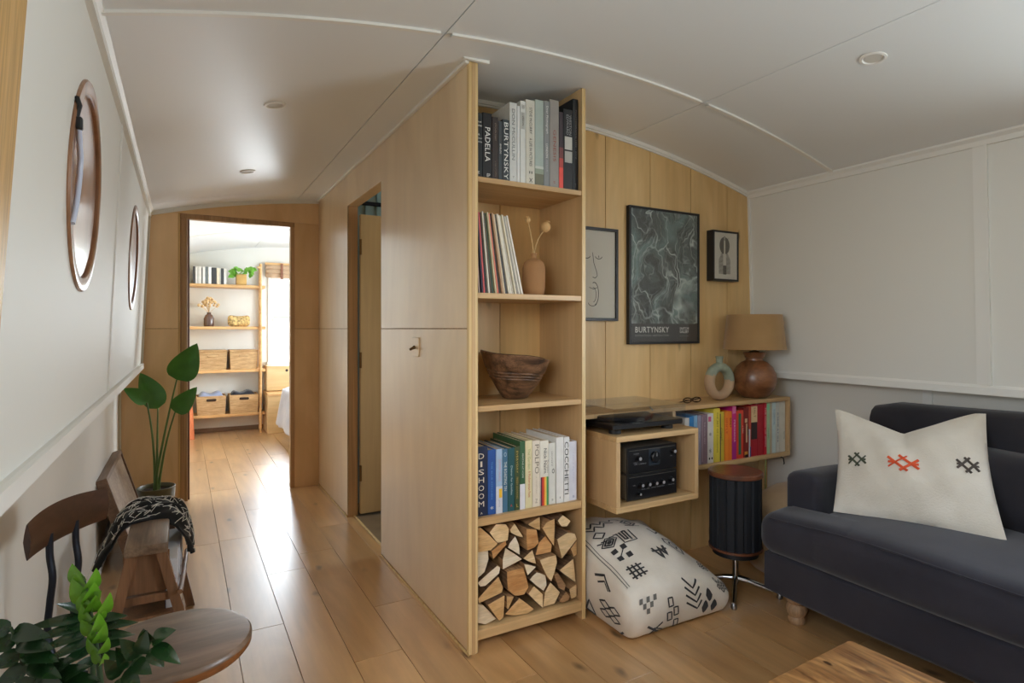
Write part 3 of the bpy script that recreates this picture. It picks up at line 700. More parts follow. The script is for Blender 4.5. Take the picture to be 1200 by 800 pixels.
book('off white book with a small drawn fruit halfway down its spine', 1.291, 1.324, y, .22, Z, .737, (216, 216, 208), g2, [('HONEY', .86, .62, .35, .55, (130, 130, 126)), ('o', .58, .50, .45, .85, (80, 80, 78), 'across'), ('W', .09, .05, .4, .65, (30, 30, 30), 'across')])
book('wide plain white book standing proud in the row of white spines', 1.324, 1.362, y - .004, .24, Z, .758, (226, 226, 222), g2, [('1', .1, .07, .45, .55, (150, 150, 150), 'across')])
book('white book with heavy black ornamental capitals down its spine', 1.362, 1.391, y - .004, .24, Z, .755, (228, 228, 226), g2, [('COCCHETTI', .93, .12, .1, .8, (26, 26, 28))])
book('pale lilac white book at the right end of the cookery row', 1.391, 1.430, y, .22, Z, .734, (216, 218, 228), g2, [('a year in the kitchen', .82, .30, .45, .6, (170, 166, 196)), ('B', .09, .05, .45, .7, (140, 150, 180), 'across')])

# --- records leaning on the second shelf
rc = [(126, 40, 40), (30, 30, 32), (206, 180, 172), (52, 46, 66), (216, 92, 96), (46, 50, 52), (214, 210, 196), (92, 76, 60), (60, 84, 66), (196, 186, 150), (220, 130, 110), (56, 50, 48), (178, 142, 110), (214, 196, 166), (70, 72, 78), (222, 214, 196), (228, 222, 208), (196, 190, 176), (224, 214, 190), (150, 146, 138), (226, 222, 212), (232, 228, 220)]
rn = ['dark red', 'black', 'dusty pink', 'dark violet', 'bright coral pink', 'slate black', 'chalk white', 'brown', 'moss green', 'pale straw', 'salmon', 'dark umber', 'tan', 'beige', 'steel grey', 'ivory', 'pale cream', 'stone grey', 'buff', 'mid grey', 'soft white', 'bright white']
for i, (c, nme) in enumerate(zip(rc, rn)):
    a = math.radians(2.5 + i * .5); xb = .966 + i * .0098; hh = .308 + (.004 if i % 3 == 0 else 0); t = .0060
    m = MB(); m.box(-t / 2, t / 2, 0, .27, 0, hh, .0006)
    o = m.build('record_sleeve', cover(c), None, 30)
    o.location = (xb, 2.135 + .003 * ((i * 7) % 3), 1.3352 + t / 2 * math.sin(a)); o.rotation_euler = (0, -a, 0)
    tag(o, '%s record sleeve leaning in the row of records%s' % (nme, ', next to the partition' if i == 0 else ', beside the clay vase' if i == 21 else ''), 'record', 'records on the second shelf')

# --- clay vase with dried poppy heads
clay_m = P('brown_clay', (164, 120, 78), .8, var=.08, bump=.1, bscale=120)
m = MB(); m.lathe([(0.0008, 0.0000), (0.0332, 0.0000), (0.0415, 0.0060), (0.0465, 0.0300), (0.0481, 0.0800), (0.0473, 0.1150), (0.0415, 0.1380), (0.0282, 0.1500), (0.0149, 0.1550), (0.0108, 0.1590), (0.0108, 0.1680), (0.0141, 0.1730), (0.0141, 0.1780), (0.0083, 0.1790), (0.0075, 0.1650), (0.0008, 0.1640)], (1.276, 2.085, 1.335), 40)
tag(m.build('clay_vase', clay_m, None, 50), 'brown clay bottle vase holding two dried poppy heads on shelf', 'vase')
straw_m = P('dried_straw', (206, 172, 120), .7); pod_m = P('poppy_pod', (206, 166, 112), .7, var=.15, vscale=60)
for lab, tip, r, pts in (('larger dried poppy head leaning right in the clay vase', (1.319, 2.075, 1.625), .021, 0), ('smaller dried poppy head leaning left in the clay vase', (1.246, 2.08, 1.648), .0125, 0)):
    root = Vector((1.276, 2.085, 1.50)); tp = Vector(tip)
    t = thing('dried_poppy', lab, 'dried flower', root, 'dried poppies in the clay vase')
    m = MB(); m.tube(bez(root, (1.276 + (tp.x - 1.276) * .3, 2.085, 1.58), tp - Vector((0, 0, r * .8)), 8), .0022, 6); m.build('stem', straw_m, t, 60)
    m = MB(); q = tp + Vector((0, 0, -r)); ax = (tp - root).normalized()
    m.lathe([(.0005, 0), (r * .55, r * .12), (r * .95, r * .7), (r, r * 1.15), (r * .8, r * 1.75), (r * .35, r * 2.05), (r * .5, r * 2.15), (r * .55, r * 2.3), (.0005, r * 2.32)], q, 20, axis=ax); m.build('seed_pod', pod_m, t, 50)

# --- carved wooden bowl
def bowl_wob(r, h, a):
    k = h / .19
    return r * (1 + .02 * math.sin(2 * a + .5)), h + k * (.020 * math.cos(a - 2.9) + .004 * math.sin(3 * a))
bowl_m = wood('carved_dark_bowl', (60, 40, 29), (146, 108, 80), 'X', 4, 45, .4, .2, fine=.5, dist=.6)
m = MB(); outer = [(.038, 0), (.055, .006), (.080, .04), (.103, .078), (.109, .083), (.107, .088), (.115, .094), (.113, .099), (.120, .106), (.117, .112), (.126, .118), (.137, .150), (.147, .178), (.144, .182)]
m.lathe(outer + [(.136, .172), (.118, .12), (.09, .06), (.05, .022), (.001, .02)], (1.214, 2.135, .909), 56, wob=bowl_wob)
bw = m.build('wooden_bowl', bowl_m, None, 50); tag(bw, 'dark carved wooden bowl with banded sides alone on the third shelf', 'bowl')

# --- firewood
LOGS = [[(.972,.448),(.984,.449),(1.058,.374),(1.029,.354),(.972,.354)],[(1.025,.42),(1.054,.449),(1.096,.442),(1.109,.421),(1.104,.377),(1.058,.374)],[(1.113,.417),(1.134,.439),(1.176,.376),(1.152,.384),(1.117,.405)],[(1.191,.426),(1.249,.447),(1.251,.393),(1.231,.401)],[(1.258,.4),(1.277,.42),(1.318,.431),(1.314,.317)],[(1.332,.419),(1.356,.439),(1.397,.408),(1.379,.388),(1.351,.392)],[(1.182,.413),(1.231,.401),(1.242,.345),(1.222,.33),(1.187,.325)],[(1.109,.369),(1.134,.391),(1.152,.354),(1.156,.312),(1.1,.352)],[(1.029,.35),(1.096,.379),(1.1,.363),(1.037,.319)],[(1.231,.294),(1.245,.341),(1.277,.366),(1.309,.325),(1.304,.295)],[(1.327,.345),(1.379,.364),(1.418,.353),(1.428,.328),(1.351,.259)],[(.972,.357),(1.021,.352),(1.023,.318),(1.005,.271),(.972,.252)],[(1.083,.307),(1.096,.349),(1.174,.289),(1.083,.266)],[(1.174,.293),(1.218,.319),(1.236,.258),(1.196,.278)],[(1.24,.28),(1.323,.285),(1.329,.251),(1.3,.176),(1.277,.204)],[(1.351,.208),(1.418,.246),(1.43,.144),(1.379,.183)],[(1.403,.289),(1.433,.319),(1.433,.259),(1.418,.254)],[(1.174,.274),(1.231,.251),(1.191,.225)],[(.972,.238),(1.058,.29),(1.071,.28),(1.066,.258),(1.005,.22),(.984,.221)],[(1.096,.26),(1.174,.259),(1.2,.174),(1.178,.149),(1.134,.155),(1.1,.188)],[(1.194,.21),(1.231,.232),(1.277,.208),(1.283,.164),(1.267,.144)],[(1.318,.199),(1.337,.203),(1.379,.143),(1.37,.122),(1.342,.14)],[(.972,.18),(1.066,.244),(1.088,.195),(1.083,.177),(.976,.161)],[(1.191,.153),(1.218,.178),(1.263,.134),(1.263,.078)],[(1.267,.079),(1.277,.138),(1.304,.171),(1.356,.117),(1.327,.076)],[(1.389,.129),(1.428,.141),(1.428,.089),(1.399,.084)],[(1.009,.154),(1.088,.172),(1.083,.085),(1.062,.076)],[(1.092,.168),(1.126,.157),(1.1,.114),(1.094,.119)],[(1.092,.09),(1.156,.142),(1.222,.085),(1.196,.073),(1.134,.076)],[(.972,.158),(1.0,.148),(1.054,.084),(1.009,.0715),(.972,.086)],[(1.342,.085),(1.375,.121),(1.394,.097),(1.389,.082),(1.36,.077)]]
LAB = ['tan split log with a sloping face, topmost by the partition', 'cream log with a rounded top in the upper left of the stack', 'small pale wedge log poking up beside the cream log', 'small tan wedge log under the shelf, middle of the top row', 'tall narrow tan wedge log, third from right in the top row', 'small squarish log at the top right corner of the stack', 'upright orange tan log just below the top middle wedge', 'pale narrow triangle log above the large white wedge', 'thin orange slab log lying slanted near the upper left', 'orange brown split log below the tall narrow wedge', 'large cream half round log at the upper right', 'large white quarter log against the partition halfway up', 'large white wedge log left of centre', 'pale cracked wedge log right of the large white wedge', 'long cream wedge log pointing down right of centre', 'cream triangle log against the bookcase side halfway down', 'slim tan log squeezed against the bookcase side near the top', 'small pale triangle log under the cracked wedge', 'whitish twisted slab log low on the left side', 'round orange log with a split top at the centre', 'white half round log right of the round orange log', 'dark bark covered log end at the right of centre', 'broad tan wedge log on the lower left side', 'tan quarter log in the lower middle', 'cream kite shaped log standing in the lower right', 'small cream log in the bottom right corner', 'tan triangle log in the lower left row', 'thin tan sliver log in the bottom row', 'wide fan shaped log in the bottom row', 'white half round log at the bottom left corner', 'small knotty log in the bottom right row']
TONE = [1, 0, 0, 1, 1, 0, 2, 3, 2, 2, 0, 3, 3, 0, 0, 0, 1, 3, 3, 2, 3, 4, 1, 0, 0, 0, 1, 1, 1, 3, 4]
face_ms = [wood('log_face_cream', (216, 182, 132), (234, 206, 160), 'X', 8, 30, .8, fine=.2), wood('log_face_tan', (196, 152, 96), (220, 182, 128), 'X', 8, 30, .8, fine=.2), wood('log_face_orange', (182, 126, 70), (212, 162, 104), 'X', 8, 30, .8, fine=.2), wood('log_face_white', (226, 206, 172), (240, 226, 200), 'X', 8, 30, .8, fine=.15), wood('log_face_brown', (140, 104, 70), (176, 138, 98), 'X', 8, 30, .8, fine=.3)]
bark_m = wood('log_bark', (84, 62, 44), (134, 102, 72), 'Y', 5, 40, .95, fine=.5, bump=.6)
split_m = wood('log_split_side', (150, 112, 72), (186, 146, 100), 'Y', 3, 50, .9, fine=.4, bump=.4)
random.seed(11)
for k, poly in enumerate(LOGS):
    cx = sum(p[0] for p in poly) / len(poly); cz = sum(p[1] for p in poly) / len(poly)
    yf = 1.985 + random.uniform(0, .02); L = random.uniform(.24, .27); n = len(poly)
    sh_ = .955 if k in (14, 20) else .985; pts = []
    for i, (x, z) in enumerate(poly):           # soften each outline with a slightly bowed edge
        x = min(max(cx + (x - cx) * sh_, .957), 1.439); z = max(cz + (z - cz) * sh_, .0712)
        x2, z2 = poly[(i + 1) % n]
        pts.append((x, z))
        mx_, mz = (x + x2) / 2, (z + z2) / 2; d = Vector((mx_ - cx, 0, mz - cz)); l = math.hypot(x2 - x, z2 - z)
        if l > .03:
            o_ = .045 * l * random.uniform(-.2, 1.0); d.normalize(); pts.append((min(max(mx_ + d.x * o_ * .4, .957), 1.439), max(mz + d.z * o_ * .4, .0712)))
    m = MB(); bm = m.bm; rows = []
    tilt = random.uniform(-.05, .05)
    for j in range(4):
        t = j / 3; sc_ = 1 - .05 * t - (0 if j else .03)
        rows.append([bm.verts.new((cx + (x - cx) * sc_, yf + L * t + (x - cx) * tilt * 2 + (.0 if j else -.003) + (.004 if j == 0 else 0), cz + (z - cz) * sc_)) for x, z in pts])
    rim = [bm.verts.new((cx + (x - cx), yf + .008 + (x - cx) * tilt * 2, cz + (z - cz))) for x, z in pts]
    seq = [rows[0], rim] + rows[1:]
    N_ = len(pts); barks = random.sample(range(n), max(1, n // 2))
    for a, b in zip(seq, seq[1:]):
        for i in range(N_):
            f = bm.faces.new([a[i], a[(i + 1) % N_], b[(i + 1) % N_], b[i]]); f.material_index = 1 if (i * n // N_) in barks else 2
    f = bm.faces.new(rows[0]); f.material_index = 0; f = bm.faces.new(rows[-1][::-1]); f.material_index = 0
    o = m.build('log', [face_ms[TONE[k]], bark_m, split_m], None, 30)
    tag(o, LAB[k], 'log', 'split firewood stacked in the bookcase')

# ================================================================== ALCOVE
# --- wall-hung media box
mb = thing('media_box', 'wall hung plywood box holding the two black amplifiers', 'cabinet', (1.80, 2.1, .433))
MX0, MX1, MY0, MY1, MZ0, MZ1 = 1.562, 2.035, 1.90, YB - .002, .433, .752
box('top_panel', shelf_m, MX0, MX1, MY0, MY1, MZ1 - .024, MZ1, mb); box('bottom_panel', shelf_m, MX0, MX1, MY0, MY1, MZ0, MZ0 + .026, mb)
box('side_panel', case_m, MX0, MX0 + .022, MY0, MY1, MZ0 + .026, MZ1 - .024, mb); box('side_panel', case_m, MX1 - .022, MX1, MY0, MY1, MZ0 + .026, MZ1 - .024, mb)
box('back_panel', case_m, MX0 + .022, MX1 - .022, MY1 - .012, MY1, MZ0 + .026, MZ1 - .024, mb, 0)
# --- long wall shelf for books
ws = thing('wall_shelf', 'long low plywood wall shelf running from bookcase to right wall', 'shelf', (2.2, 2.18, .50))
SX0, SX1, SY0, SZ0, SZ1 = 1.46, 2.91, 2.06, .505, .826
box('top_board', shelf_m, SX0, SX1, SY0, YB - .002, SZ1 - .02, SZ1, ws); box('bottom_board', shelf_m, MX1 + .002, SX1, SY0, YB - .002, SZ0, SZ0 + .022, ws)
box('end_panel', case_m, SX1 - .02, SX1, SY0, YB - .002, SZ0 + .022, SZ1 - .02, ws); box('end_panel', case_m, MX1 + .002, MX1 + .02, SY0, YB - .002, SZ0 + .022, SZ1 - .02, ws)
g3 = 'rainbow row of books on the wall shelf'; y = 2.075; Z = .5275
DK = (40, 40, 44)
def wbk_(l, a, b, z, c, t=(), bd=(), dy=0, dep=.19): book(l, a, b, y + dy, dep, Z, z, c, g3, t, bd)
wbk_('pale grey white book hidden mostly behind the media box', 2.128, 2.159, .765, (206, 206, 204))
wbk_('bright blue book peeping over the media box corner', 2.159, 2.190, .771, (56, 128, 190))
wbk_('sky blue book at the media box edge of the rainbow row', 2.190, 2.215, .772, (128, 168, 202))
wbk_('grey lavender book, first fully seen left of the mauve book', 2.215, 2.241, .772, (150, 146, 166), [('COLLECTED STORIES', .85, .3, .4, .6, (200, 200, 210))])
wbk_('mauve grey book left of the white dotted book', 2.241, 2.285, .774, (134, 112, 124), [('THE LONG WAY', .85, .40, .4, .6, (196, 180, 190))], [(.05, .95, .12, .2, (170, 150, 162))])
wbk_('white book with black spots and a pink patch on its spine', 2.285, 2.327, .775, (218, 214, 208), [('*', .62, .55, .2, .6, K_, 'across'), ('*', .30, .2, .2, .6, K_, 'across'), ('..', .12, .07, .15, .85, K_, 'across')], [(.84, .94, .1, .6, (196, 92, 128))])
wbk_('lemon yellow book with black capitals, tallest at the yellow end', 2.327, 2.374, .798, (226, 204, 76), [('THE ART OF COOKING', .93, .18, .45, .68, (90, 80, 30))])
wbk_('black and yellow striped spine between yellow and orange books', 2.374, 2.405, .777, (204, 178, 60), [('COAST', .68, .42, .1, .45, (40, 40, 60))], [(.0, .97, .0, .16, (60, 58, 66))])
wbk_('bright orange book with a red title near the top', 2.405, 2.437, .776, (244, 142, 50), [('SIMPLE', .88, .55, .3, .7, (214, 70, 40))], [(0, 1, 0, .15, (226, 120, 40))])
wbk_('second bright orange book, smaller black title, left of the magenta book', 2.437, 2.462, .777, (246, 130, 46), [('EAST', .86, .66, .35, .75, (70, 36, 30))])
wbk_('magenta pink book with white title standing above the orange books', 2.462, 2.494, .802, (206, 40, 130), [('PERSIANA', .74, .32, .35, .75, (240, 196, 220))], [(.86, 1, .1, .9, (222, 120, 170)), (.0, .34, .0, 1, (170, 40, 130))])
wbk_('vermilion book with a long green panel on its spine', 2.494, 2.549, .776, (214, 70, 50), [('A TABLE', .68, .52, .82, .96, (246, 214, 190))], [(.08, .94, .3, .66, (52, 112, 84))])
wbk_('dark red book patterned with cream and black blocks', 2.549, 2.590, .788, (134, 40, 36), [], [(.7, .78, .25, .7, (226, 190, 150)), (.3, .68, .45, .72, (220, 180, 140)), (.05, .12, .2, .8, (222, 150, 60)), (.44, .62, .72, .95, (60, 30, 32)), (0, .06, .3, .8, (30, 26, 28))])
wbk_('very thin white and blue book beside the cream topped red book', 2.590, 2.608, .792, (198, 84, 60), [], [(.0, .55, .0, .6, (206, 206, 214)), (.0, .2, .5, 1, (70, 70, 130))])
wbk_('red book with cream upper panel and black middle panel', 2.608, 2.656, .799, (176, 34, 48), [('SALT', .95, .75, .4, .7, (150, 120, 90))], [(.66, .97, .0, 1, (226, 194, 150)), (.33, .66, .0, 1, (50, 38, 42))])
wbk_('thick plain crimson book in the wall shelf row', 2.656, 2.706, .800, (172, 30, 44))
wbk_('slim scarlet book with white lettering right of the crimson book', 2.706, 2.728, .802, (198, 34, 50), [('THE FOOD OF SPAIN', .92, .16, .25, .7, (240, 214, 210))], dy=-.004)
wbk_('pale mint green book right of the scarlet book', 2.728, 2.758, .802, (172, 206, 162), [('HERBS', .5, .3, .4, .65, (110, 140, 110))], [(.86, .97, .1, .9, (140, 216, 170))])
wbk_('thin oatmeal book right of the mint green book', 2.758, 2.776, .800, (196, 176, 148))
wbk_('pale blue white book with faded blue lettering', 2.776, 2.808, .801, (198, 212, 210), [('COASTAL', .86, .55, .3, .7, (90, 130, 170))])
wbk_('grey white book with dark blue letters down the spine', 2.808, 2.838, .801, (206, 204, 194), [('A YEAR AT SEA', .80, .2, .35, .65, (50, 72, 100))])
wbk_('thick off white book at the right end of the rainbow row', 2.838, 2.887, .803, (214, 206, 190), [('NOTES', .4, .25, .7, .88, (120, 120, 116))])

# --- amplifiers
face_m = P('black_amp_face', (14, 14, 17), .35); dial_m = P('dark_dial_plate', (36, 46, 56), .4); rim_m = P('silver_knob_rim', (206, 208, 212), .3, .6)
wprint = ink((150, 152, 156))
def amp(label, z0, z1, knobs, dial):
    t = thing('amplifier', label, 'amplifier', (1.795, 2.05, z0), 'stacked black amplifiers')
    x0, x1, y0 = 1.652, 1.938, 1.938
    m = MB(); m.box(x0 + .002, x1 - .002, y0 + .008, y0 + .25, z0 + .006, z1, .003); m.build('case', grey_metal, t)
    m = MB(); m.box(x0, x1, y0, y0 + .009, z0 + .004, z1, .002); fc = m.build('front_panel', face_m, t)
    box('top_trim', grey_metal, x0 + .01, x1 - .01, y0 - .001, y0 + .001, z1 - .012, z1 - .0105, t, 0)
    for fx in (x0 + .03, x1 - .03):
        for fy in (y0 + .04, y0 + .21):
            m = MB(); m.lathe([(.010, 0), (.010, .007)], (fx, fy, z0 - .0003), 12); m.build('foot', black_m, t)
    for kx, kz, r in knobs:
        m = MB(); m.lathe([(r, 0), (r, .008), (r * .92, .010), (r * .9, .016)], (x0 + kx, y0 + .001, z0 + kz), 20, axis=(0, -1, 0)); kn = m.build('knob', face_m, t, 40)
        m = MB(); m.lathe([(r * .62, 0), (r * .62, .0008)], (x0 + kx, y0 - .0152, z0 + kz), 18, axis=(0, -1, 0)); m.build('knob_cap', rim_m, kn, 40)
    for s, tx, tz, tw, th in dial[1]:
        text(t, s, (x0 + tx, y0 - .0005, z0 + tz), (1, 0, 0), (0, 0, 1), tw, th, wprint)
    if dial[0]:
        dp = box('dial_plate', dial_m, x0 + .12, x0 + .185, y0 - .0012, y0 + .001, z0 + .03, z0 + .102, t, .0004)
        m = MB(); m.lathe([(.024, 0), (.024, .012), (.020, .016)], (x0 + .153, y0, z0 + .066), 28, axis=(0, -1, 0)); m.build('tuning_dial', face_m, t, 40)
        box('dial_pointer', rim_m, x0 + .152, x0 + .154, y0 - .0168, y0 - .0155, z0 + .07, z0 + .086, t, 0)
amp('lower black amplifier with a row of five silver capped knobs', MZ0 + .0265, MZ0 + .1405, [(.075, .066, .011), (.115, .066, .011), (.155, .066, .011), (.195, .066, .011), (.250, .070, .011), (.062, .03, .008)], (0, [('BASS   MID   TREBLE  BALANCE', .08, .045, .13, .004), ('VOLUME', .235, .045, .035, .004), ('PHONO', .03, .066, .014, .004)]))
amp('upper black tuner with a round dial plate in its centre', MZ0 + .141, MZ0 + .255, [(.060, .068, .012), (.262, .080, .012)], (1, [('POWER', .035, .086, .03, .004), ('INPUT', .035, .048, .022, .004), ('FM  STEREO', .04, .04, .065, .005), ('LEVEL', .245, .058, .014, .004)]))

# --- record player with clear cover
tt = thing('turntable', 'black record player under a clear cover on the media box', 'turntable', (1.77, 2.1, MZ1))
TX0, TX1, TY0, TY1 = 1.565, 1.965, 1.925, 2.255
m = MB(); m.box(TX0, TX1, TY0, TY1, MZ1 + .022, MZ1 + .045, .004); m.build('plinth', face_m, tt)
for fx in (TX0 + .05, TX1 - .05):
    for fy in (TY0 + .05, TY1 - .05):
        m = MB(); m.lathe([(.026, .0003), (.026, .016), (.018, .0225)], (fx, fy, MZ1), 20); m.build('foot', black_m, tt, 40)
m = MB(); m.lathe([(.145, 0), (.148, .004), (.148, .018), (.140, .022), (.001, .022)], (1.73, 2.09, MZ1 + .0455), 48); m.build('platter', P('dark_platter', (34, 34, 36), .35, .3), tt, 40)
m = MB(); m.tube([(1.93, 2.2, MZ1 + .085), (1.92, 2.1, MZ1 + .085), (1.87, 2.02, MZ1 + .078)], .004, 8); m.lathe([(.02, 0), (.02, .03), (.012, .042)], (1.93, 2.2, MZ1 + .0455), 18); m.build('tonearm', steel_m, tt, 40)
m = MB(); t_ = .003; a, b, c, d, z0, z1 = TX0 + .002, TX1 + .012, TY0 - .004, TY1, MZ1 + .046, MZ1 + .113
m.box(a, b, c, d, z1 - t_, z1); m.box(a, b, c, c + t_, z0, z1 - t_); m.box(a, b, d - t_, d, z0, z1 - t_); m.box(a, a + t_, c + t_, d - t_, z0, z1 - t_); m.box(b - t_, b, c + t_, d - t_, z0, z1 - t_)
m.build('dust_cover', acryl_m, tt, 0)

# --- spectacles lying on the shelf
sp = thing('spectacles', 'folded dark spectacles lying on shelf beside the record player', 'glasses', (2.235, 2.13, SZ1))
tort_m = P('dark_tortoise', (52, 28, 20), .25, coat=.4)
sx, sy, sz = 2.235, 2.13, SZ1 - .004
for k, dx in enumerate((-.032, .032)):
    m = MB(); m.tube([(sx + dx + .024 * math.cos(a), sy - .004 * math.cos(a * 1), sz + .020 + (.012) * math.sin(a)) for a in [2 * PI * i / 20 for i in range(21)]], .003, 6, cap=False); m.build('rim', tort_m, sp, 60)
    m = MB(); m.lathe([(.013, 0), (.013, .001)], (sx + dx, sy, sz + .020), 20, axis=(0, 1, 0)); m.build('lens', acryl_m, sp, 40)
m = MB(); m.tube([(sx - .009, sy, sz + .024), (sx, sy - .002, sz + .028), (sx + .009, sy, sz + .024)], .0025, 6); m.build('bridge', tort_m, sp, 60)
for s in (-1, 1):
    m = MB(); m.tube([(sx + s * .056, sy + .002, sz + .024), (sx + s * .05, sy + .012, sz + .022), (sx - s * .045, sy + .028 + s * .006, sz + .008), (sx - s * .075, sy + .03 + s * .006, sz + .004)], .0026, 6); m.build('temple_arm', tort_m, sp, 60)

# --- ring vase, half green glazed
m = MB(); RC = Vector((2.455, 2.15, SZ1 + .0985)); RR, rr = .0745, .0245
def ring_pt(u, v):
    a = 2 * PI * u; b = 2 * PI * v
    q = RC + Vector((math.cos(a) * (RR + rr * math.cos(b)), rr * 1.15 * math.sin(b), math.sin(a) * (RR + rr * math.cos(b))))
    q.z = max(q.z, SZ1 + .0004); return q
m.grid(ring_pt, 48, 16, 0, True, True)
for f in m.bm.faces:
    c = f.calc_center_median(); f.material_index = 1 if c.z > RC.z + .018 - .25 * (c.x - RC.x) else 0
rv = m.build('ring_vase', [P('bare_clay', (176, 146, 116), .85, var=.08, bump=.1), P('sea_green_glaze', (140, 148, 130), .6, var=.15, vscale=30)], None, 60)
tag(rv, 'ring shaped vase, green glaze above bare clay, beside the lamp', 'vase')
m = MB(); m.lathe([(.021, -.01), (.017, .010), (.018, .022), (.0175, .030), (.020, .033), (.020, .040), (.017, .042), (.012, .042), (.011, .01)], (2.455, 2.15, SZ1 + .188), 24); m.build('neck', MATS['sea_green_glaze'], rv, 50)

# --- table lamp
lp = thing('table_lamp', 'round brown wooden table lamp with tan drum shade on shelf', 'lamp', (2.722, 2.145, SZ1))
LC = (2.722, 2.145, SZ1)
ball_m = wood('lamp_hardwood', (98, 58, 34), (150, 98, 62), 'X', 3, 8, .35, .25, fine=.2, dist=2)
m = MB(); m.lathe([(.001, .0004), (.062, .0004), (.078, .012), (.102, .045), (.113, .09), (.110, .13), (.092, .168), (.066, .192), (.045, .202), (.044, .214), (.050, .218), (.050, .226), (.060, .242), (.062, .246), (.052, .246), (.04, .244), (.001, .244)], LC, 48); m.build('base', ball_m, lp, 40)
m = MB(); m.lathe([(.028, .244), (.026, .252), (.010, .256), (.009, .29), (.014, .292), (.014, .34)], LC, 18); m.build('socket', P('dark_brass', (90, 74, 46), .35, .9), lp, 40)
m = MB(); m.lathe([(.008, .34), (.022, .36), (.03, .385), (.024, .41), (.001, .415)], LC, 20); m.build('bulb', P('frosted_bulb', (232, 228, 220), .3), lp, 60)
shade_m = cloth('tan_lamp_linen', (176, 142, 98), (164, 130, 88), 260, .95)
m = MB(); m.lathe([(.1605, .262), (.1585, .262), (.139, .449), (.141, .450), (.1615, .263), (.1605, .262)], LC, 56)
bmesh.ops.delete(m.bm, geom=[f for f in m.bm.faces if len(f.verts) > 6], context='FACES_ONLY'); m.build('lamp_shade', shade_m, lp, 40)
m = MB()
for a in (0, 2.1, 4.2): m.tube([(LC[0], LC[1], LC[2] + .335), (LC[0] + .148 * math.cos(a), LC[1] + .148 * math.sin(a), LC[2] + .36)], .0018, 6)
m.build('shade_frame', steel_m, lp, 60)

# --- pictures
def frame(name, label, x0, x1, z0, z1, yb, dpt, wd, art, inset=.008):
    t = thing(name, label, 'picture', ((x0 + x1) / 2, yb, z0)); yf = yb - dpt
    m = MB(); m.box(x0, x0 + wd, yf, yb, z0, z1, .001); m.box(x1 - wd, x1, yf, yb, z0, z1, .001); m.box(x0 + wd, x1 - wd, yf, yb, z1 - wd, z1, .001); m.box(x0 + wd, x1 - wd, yf, yb, z0, z0 + wd, .001)
    m.build('frame', frame_m, t)
    art_o = box('print', art, x0 + wd, x1 - wd, yf + inset, yf + inset + .002, z0 + wd, z1 - wd, t, 0)
    box('glass', glass_m, x0 + wd, x1 - wd, yf + inset - .004, yf + inset - .0025, z0 + wd, z1 - wd, t, 0)
    return t, yf + inset
# the river poster: braided pale streams over dark ground
pm, pt, pb = new_mat('river_print'); N = pt.nodes.new; Lk = pt.links.new
tc = N('ShaderNodeTexCoord'); n1 = N('ShaderNodeTexNoise'); n1.inputs['Scale'].default_value = 5; n1.inputs['Detail'].default_value = 3
Lk(tc.outputs['Object'], n1.inputs['Vector'])
sc1 = N('ShaderNodeVectorMath'); sc1.operation = 'SCALE'; sc1.inputs['Scale'].default_value = .34; Lk(n1.outputs['Color'], sc1.inputs[0])
ad = N('ShaderNodeVectorMath'); ad.operation = 'ADD'; Lk(tc.outputs['Object'], ad.inputs[0]); Lk(sc1.outputs[0], ad.inputs[1])
def streams(scale, rot, wide, warp):
    mp = N('ShaderNodeMapping'); mp.inputs['Scale'].default_value = scale; mp.inputs['Rotation'].default_value = (0, rot, 0); Lk(ad.outputs[0], mp.inputs['Vector'])
    vo = N('ShaderNodeTexVoronoi'); vo.feature = 'DISTANCE_TO_EDGE'; vo.inputs['Scale'].default_value = 1; Lk(mp.outputs[0], vo.inputs['Vector'])
    r = N('ShaderNodeMapRange'); r.inputs[1].default_value = 0; r.inputs[2].default_value = wide; r.inputs[3].default_value = 1; r.inputs[4].default_value = 0; Lk(vo.outputs['Distance'], r.inputs[0])
    nm = N('ShaderNodeTexNoise'); nm.inputs['Scale'].default_value = warp; Lk(tc.outputs['Object'], nm.inputs['Vector'])
    g = N('ShaderNodeMapRange'); g.inputs[1].default_value = .38; g.inputs[2].default_value = .58; Lk(nm.outputs[0], g.inputs[0])
    q = N('ShaderNodeMath'); q.operation = 'MULTIPLY'; Lk(r.outputs[0], q.inputs[0]); Lk(g.outputs[0], q.inputs[1]); return q.outputs[0]
n2 = N('ShaderNodeTexNoise'); n2.inputs['Scale'].default_value = 1; n2.inputs['Detail'].default_value = 6; n2.inputs['Distortion'].default_value = 1.2
mp0 = N('ShaderNodeMapping'); mp0.inputs['Scale'].default_value = (22, 1, 6); mp0.inputs['Rotation'].default_value = (0, .35, 0); Lk(ad.outputs[0], mp0.inputs['Vector']); Lk(mp0.outputs[0], n2.inputs['Vector'])
r1 = N('ShaderNodeValToRGB'); e = r1.color_ramp.elements; e[0].position = .30; e[0].color = lin((42, 48, 47)); e[1].position = .68; e[1].color = lin((92, 104, 102)); x = e.new(.5); x.color = lin((72, 78, 76)); Lk(n2.outputs[0], r1.inputs[0])
col_ = r1.outputs[0]
for fac, cc, k_ in ((streams((4.5, 1, 2.0), .45, .12, 4), (112, 138, 135), .85), (streams((11, 1, 4.5), .3, .045, 7), (196, 208, 204), .95), (streams((26, 1, 11), .4, .06, 9), (150, 160, 158), .7)):
    mx = N('ShaderNodeMix'); mx.data_type = 'RGBA'; kk = N('ShaderNodeMath'); kk.operation = 'MULTIPLY'; kk.inputs[1].default_value = k_; Lk(fac, kk.inputs[0]); Lk(kk.outputs[0], mx.inputs[0]); Lk(col_, mx.inputs[6]); mx.inputs[7].default_value = lin(cc); col_ = mx.outputs[2]
Lk(col_, pb.inputs['Base Color']); pb.inputs['Roughness'].default_value = .5
